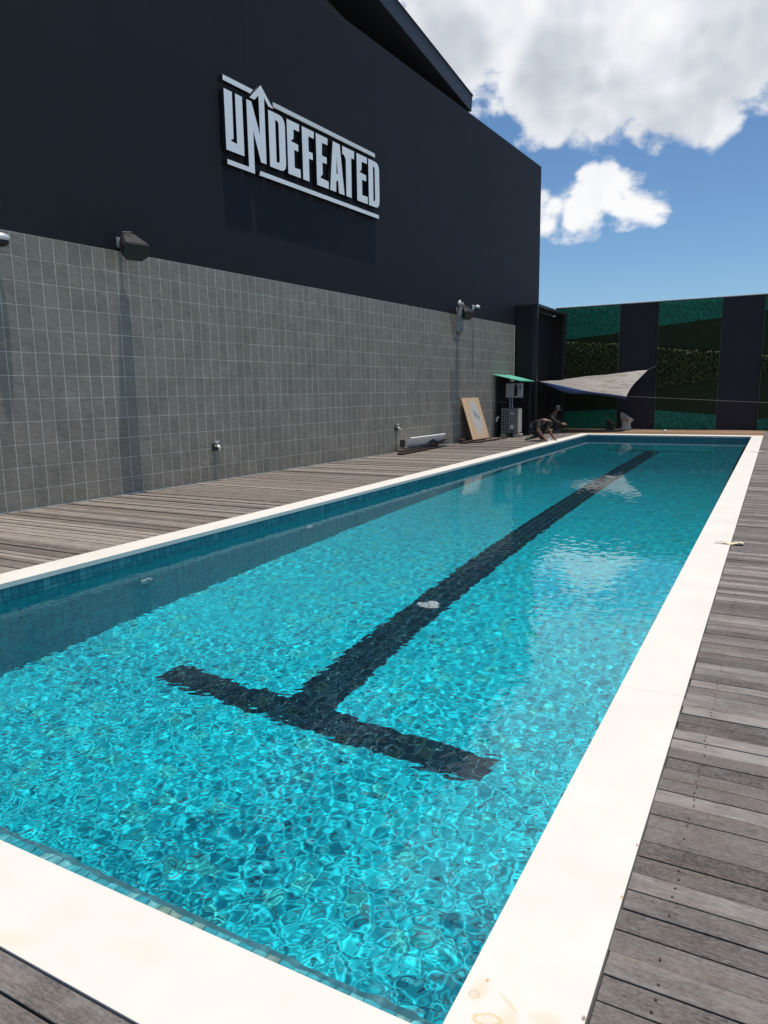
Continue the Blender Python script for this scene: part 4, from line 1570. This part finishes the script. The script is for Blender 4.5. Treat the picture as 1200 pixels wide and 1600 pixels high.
def person(J, label, shirt, headdir, hat, sleeves=0.75):
    """J: joints in world space; one continuous skinned body"""
    names, edges, rad = [], [], []
    idx = {}

    def nd(k, p, r):
        idx[k] = len(names)
        names.append(Vector(p))
        rad.append(r)

    def chain(*ks):
        for a, c in zip(ks[:-1], ks[1:]):
            edges.append((idx[a], idx[c]))
    nd('pelvis', J['pelvis'], (0.145, 0.125))
    nd('waist', J['waist'], (0.150, 0.135))
    nd('chest', J['chest'], (0.170, 0.140))
    nd('neck0', J['neck'], (0.062, 0.062))
    hd = Vector(headdir).normalized()
    h0 = Vector(J['head'])
    upv = (h0 - Vector(J['neck'])).normalized()
    nd('jaw', h0 - upv * 0.045 + hd * 0.022, (0.062, 0.066))
    nd('head', h0 + upv * 0.02, (0.078, 0.092))
    nd('crown', h0 + upv * 0.085, (0.062, 0.075))
    nd('nose', h0 + hd * 0.118 - upv * 0.012, (0.012, 0.012))
    chain('pelvis', 'waist', 'chest', 'neck0', 'jaw', 'head', 'crown')
    chain('head', 'nose')
    for sd in ('l', 'r'):
        nd('sh' + sd, J['sh' + sd], (0.078, 0.072))
        nd('el' + sd, J['el' + sd], (0.052, 0.050))
        nd('wr' + sd, J['wr' + sd], (0.034, 0.030))
        nd('pa' + sd, J['pa' + sd], (0.040, 0.020))
        chain('chest', 'sh' + sd, 'el' + sd, 'wr' + sd, 'pa' + sd)
        nd('hi' + sd, J['hi' + sd], (0.098, 0.095))
        nd('kn' + sd, J['kn' + sd], (0.066, 0.064))
        nd('an' + sd, J['an' + sd], (0.042, 0.044))
        nd('to' + sd, J['to' + sd], (0.040, 0.030))
        chain('pelvis', 'hi' + sd, 'kn' + sd, 'an' + sd, 'to' + sd)
        # five unequal fingers, each bent at a knuckle
        wr, pa = Vector(J['wr' + sd]), Vector(J['pa' + sd])
        fd = (pa - wr).normalized()
        sdv = fd.cross(Vector((0, 0, 1)))
        sdv = sdv.normalized() if sdv.length > 0.1 else Vector((0, 1, 0))
        dn = Vector((0, 0, -1))
        for q, ln in enumerate((0.060, 0.070, 0.066, 0.052)):
            o_ = sdv * (0.030 - 0.020 * q)
            nd('f%s%d' % (sd, q), pa + fd * ln * 0.6 + o_, (0.009, 0.009))
            nd('g%s%d' % (sd, q), pa + fd * ln * 0.95 + o_ + dn * ln * 0.35, (0.008, 0.008))
            chain('pa' + sd, 'f%s%d' % (sd, q), 'g%s%d' % (sd, q))
        nd('t' + sd, wr.lerp(pa, 0.6) + sdv * 0.055 + fd * 0.02, (0.010, 0.010))
        chain('pa' + sd, 't' + sd)
    me = bpy.data.meshes.new('body')
    me.from_pydata([tuple(p) for p in names], edges, [])
    o = bpy.data.objects.new('body', me)
    COL.objects.link(o)
    sk = o.modifiers.new('skin', 'SKIN')
    sk.use_smooth_shade = True
    for i, r in enumerate(rad):
        me.skin_vertices[0].data[i].radius = (r[0] * 1.12, r[1] * 1.12)
        me.skin_vertices[0].data[i].use_root = (i == 0)
    ss = o.modifiers.new('sub', 'SUBSURF')
    ss.levels = ss.render_levels = 2
    dg = bpy.context.evaluated_depsgraph_get()
    nm = bpy.data.meshes.new_from_object(o.evaluated_get(dg))
    bpy.data.objects.remove(o)
    nm.materials.clear()
    for m_ in (MAT_SKIN, shirt, MAT_TROUSER, MAT_SHOE):
        nm.materials.append(m_)
    bones = [(a, c) for a, c in edges]
    inv_n = {v_: k for k, v_ in idx.items()}

    def part_mat(pt):
        best, bd, bt = None, 9, 0
        for a, c in bones:
            A_, C_ = names[a], names[c]
            d = C_ - A_
            tt_ = max(0, min(1, (pt - A_).dot(d) / max(d.length_squared, 1e-9)))
            dist = (pt - A_ - d * tt_).length
            if dist < bd:
                best, bd, bt = (inv_n[a], inv_n[c]), dist, tt_
        a, c = best
        if c in ('waist', 'chest') or c[:2] == 'sh' or (c[:2] == 'el' and bt < sleeves) or (sleeves > 1 and c[:2] == 'wr') or (c == 'neck0' and bt < 0.45):
            return 1
        if c[:2] in ('hi', 'kn', 'an') and not (c[:2] == 'an' and bt > 0.9):
            return 2
        if c[:2] == 'to' or c[:2] == 'an':
            return 3
        return 0
    for pl in nm.polygons:
        pl.material_index = part_mat(pl.center)
        pl.use_smooth = True
    e_ = empty('person', (J['pelvis'][0], J['pelvis'][1], 0.0))
    tag(e_, label, 'person', 'people working at the far corner')
    adopt(link('body', nm), e_)
    # hair (or a cap) as a shell over the skull
    mb = MB()
    z_ = upv
    x_ = (hd - z_ * hd.dot(z_)).normalized()
    y_ = z_.cross(x_)
    vs, fs = [], []
    NA, NB = 16, 7
    for j in range(NB):
        th_ = (math.pi * 0.60) * j / (NB - 1)
        for i in range(NA):
            ph_ = 2 * math.pi * i / NA
            rr = math.sin(th_)
            if math.cos(ph_) > 0.3 and j > 4:
                rr *= 0.90
            vs.append(h0 + z_ * (0.035 + 0.122 * math.cos(th_)) + x_ * (0.108 * rr * math.cos(ph_) - 0.008) + y_ * (0.092 * rr * math.sin(ph_)))
    for j in range(NB - 1):
        for i in range(NA):
            fs.append((j * NA + i, j * NA + (i + 1) % NA, (j + 1) * NA + (i + 1) % NA, (j + 1) * NA + i))
    mb.add(vs, fs)
    if hat:
        brim = [h0 + z_ * 0.055 + x_ * (0.08 + 0.10 * math.cos(a)) + y_ * 0.085 * math.sin(a) for a in [-1.5 + k * 0.3 for k in range(11)]]
        mb.add(brim + [b_ + z_ * 0.008 for b_ in brim], [tuple(range(11))[::-1], tuple(range(11, 22))] + [(k, k + 1, 12 + k, 11 + k) for k in range(10)])
    adopt(mb.build('cap' if hat else 'hair', MAT_CAPC if hat else MAT_HAIR, smooth=True), e_)
    return e_


# squatting at the coping, leaning forward, one hand on the stone
person(dict(pelvis=(-6.36, 20.95, 0.30), waist=(-6.28, 20.94, 0.44), chest=(-6.10, 20.92, 0.555), neck=(-5.955, 20.90, 0.60), head=(-5.855, 20.88, 0.545),
            shl=(-6.06, 21.10, 0.575), ell=(-5.92, 21.16, 0.32), wrl=(-5.76, 21.10, 0.10), pal=(-5.70, 21.08, 0.045),
            shr=(-6.08, 20.73, 0.560), elr=(-6.08, 20.62, 0.31), wrr=(-5.90, 20.60, 0.115), par=(-5.83, 20.59, 0.06),
            hil=(-6.34, 21.07, 0.29), knl=(-5.98, 21.20, 0.40), anl=(-6.18, 21.12, 0.065), tol=(-6.02, 21.13, 0.03),
            hir=(-6.34, 20.84, 0.28), knr=(-6.00, 20.78, 0.20), anr=(-6.36, 20.72, 0.085), tor=(-6.50, 20.70, 0.035)),
       'person in dark shirt crouching at the pool edge, hands at the coping', MAT_SHIRT, (0.80, -0.15, -0.45), False)
# second one in the shade of the tarpaulin
person(dict(pelvis=(-6.920, 24.700, 0.285), waist=(-6.890, 24.680, 0.446), chest=(-6.780, 24.650, 0.608), neck=(-6.680, 24.630, 0.712), head=(-6.620, 24.620, 0.817),
            shl=(-6.800, 24.830, 0.627), ell=(-6.620, 24.870, 0.427), wrl=(-6.420, 24.770, 0.342), pal=(-6.340, 24.730, 0.314),
            shr=(-6.800, 24.470, 0.617), elr=(-6.620, 24.410, 0.418), wrr=(-6.420, 24.510, 0.332), par=(-6.340, 24.530, 0.304),
            hil=(-6.900, 24.820, 0.275), knl=(-6.520, 24.910, 0.418), anl=(-6.700, 24.850, 0.062), tol=(-6.540, 24.870, 0.028),
            hir=(-6.900, 24.580, 0.275), knr=(-6.520, 24.450, 0.408), anr=(-6.700, 24.490, 0.062), tor=(-6.540, 24.470, 0.028)),
       'person in cap squatting in the shade behind the crouching one', MAT_SHIRT2, (0.75, -0.55, -0.25), True, 1.5)

# ------------------------------------------------------------------ sacks, scraps, small finds
MAT_SACK = simple('dirty_white_sack', (0.46, 0.42, 0.39), 0.8, var=0.3, scale=7)
MAT_SACK2 = simple('olive_brown_cloth', (0.060, 0.055, 0.036), 0.85, var=0.5, scale=10)
MAT_STRIP = simple('pale_dry_frond', (0.62, 0.56, 0.36), 0.8, var=0.3, scale=30)


def sack(name, loc, r, h, mat, label, cat, lean_, seed, flare):
    rnd = random.Random(seed)
    NA, NB = 22, 13
    ph1, ph2 = rnd.uniform(0, 6), rnd.uniform(0, 6)
    mb = MB()
    vs, fs = [], []
    for j in range(NB):
        q = j / (NB - 1)
        prof = 1.0 - 0.35 * math.sin(math.pi * min(1, q * 1.1)) + flare * max(0, q - 0.55)
        for i in range(NA):
            a = 2 * math.pi * i / NA
            rr = r * prof * (1 + 0.16 * math.sin(3 * a + ph1 + 4 * q) + 0.10 * math.sin(7 * a + ph2 - 5 * q))
            zt_ = h * q * (1 + 0.30 * math.cos(a - math.pi) * q)
            vs.append((rr * math.cos(a) + lean_ * q * q, 0.62 * rr * math.sin(a), max(0.0, zt_) - 0.004))
    for j in range(NB - 1):
        for i in range(NA):
            fs.append((j * NA + i, j * NA + (i + 1) % NA, (j + 1) * NA + (i + 1) % NA, (j + 1) * NA + i))
    fs.append(tuple(range(NA))[::-1])
    mb.add(vs, fs)
    o = mb.build(name, mat, smooth=True, loc=loc)
    o.modifiers.new('thick', 'SOLIDIFY').thickness = 0.008
    return tag(o, label, cat)


sack('white_sack', (-4.80, 27.28, 0.0), 0.22, 0.50, MAT_SACK, 'open white woven sack standing at the dark far wall', 'sack', 0.05, 8, 0.22)
sack('cloth_bundle', (-5.36, 27.40, 0.0), 0.15, 0.34, MAT_SACK2, 'olive-brown cloth bundle on the far deck left of the white sack', 'bundle', -0.03, 5, -0.8)
mb = MB()
mb.prism([(0, 0), (0.30, -0.02), (0.42, 0.02), (0.20, 0.06), (0.02, 0.05)], lambda u, v_, d: (u, v_, d), 0, 0.012)
tag(mb.build('plastic_scrap', MAT_SACK, loc=(-4.58, 27.12, 0.001)), 'flat white scrap beside the foot of the white sack', 'scrap')


def strip(loc, L, w, rz, label, bend):
    mb = MB()
    n_ = 12
    top, bot = [], []
    rnd = random.Random(int(L * 1000))
    for i in range(n_ + 1):
        q = i / n_
        ww = w * min(1.0, 0.12 + 1.25 * q) * (1 + rnd.uniform(-0.18, 0.18))
        z = 0.004 + 0.012 * abs(math.sin(q * 5 + bend))
        top.append((q * L - L / 2, ww / 2, z))
        bot.append((q * L - L / 2, -ww / 2, z + 0.006 * math.sin(q * 9)))
    v = top + bot
    m_ = n_ + 1
    mb.add(v, [(i, i + 1, m_ + i + 1, m_ + i) for i in range(n_)])
    o = mb.build('dry_strip', MAT_STRIP, loc=loc, rot=(0, 0, rz))
    s_ = o.modifiers.new('thick', 'SOLIDIFY')
    s_.thickness = 0.005
    return tag(o, label, 'strip', 'dry strips across the coping')


strip((-0.325, 7.53, 0.004), 0.26, 0.085, 0.10, 'pale dry strip lying across the coping edge, nearer the viewer', 0.3)
strip((-0.325, 18.55, 0.004), 0.30, 0.13, -0.05, 'pale strip across the coping edge, far down the pool', 1.2)
sm = MB()
sm.lathe([(0.05, 0.0), (0.055, 0.02), (0.05, 0.055), (0.02, 0.075), (0.004, 0.08)], 12)
tag(sm.build('plastic_cup', MAT_PVC, smooth=True, loc=(-3.30, 26.2, -0.004)), 'small white cup left on the brown deck at the far wall', 'cup')
sc = MB()
sc.box(-0.07, 0.07, -0.05, 0.05, 0, 0.05)
sc.tube([(0.0, 0, 0.05), (0.0, 0.0, 0.085), (0.07, 0, 0.10)], 0.014, 8)
tag(sc.build('grout_tool', MAT_WHITE, bevel=0.008, loc=(-5.82, 20.80, 0.0), rot=(0, 0, 0.4)), 'small white trowel block on the coping beside the crouching person', 'tool')
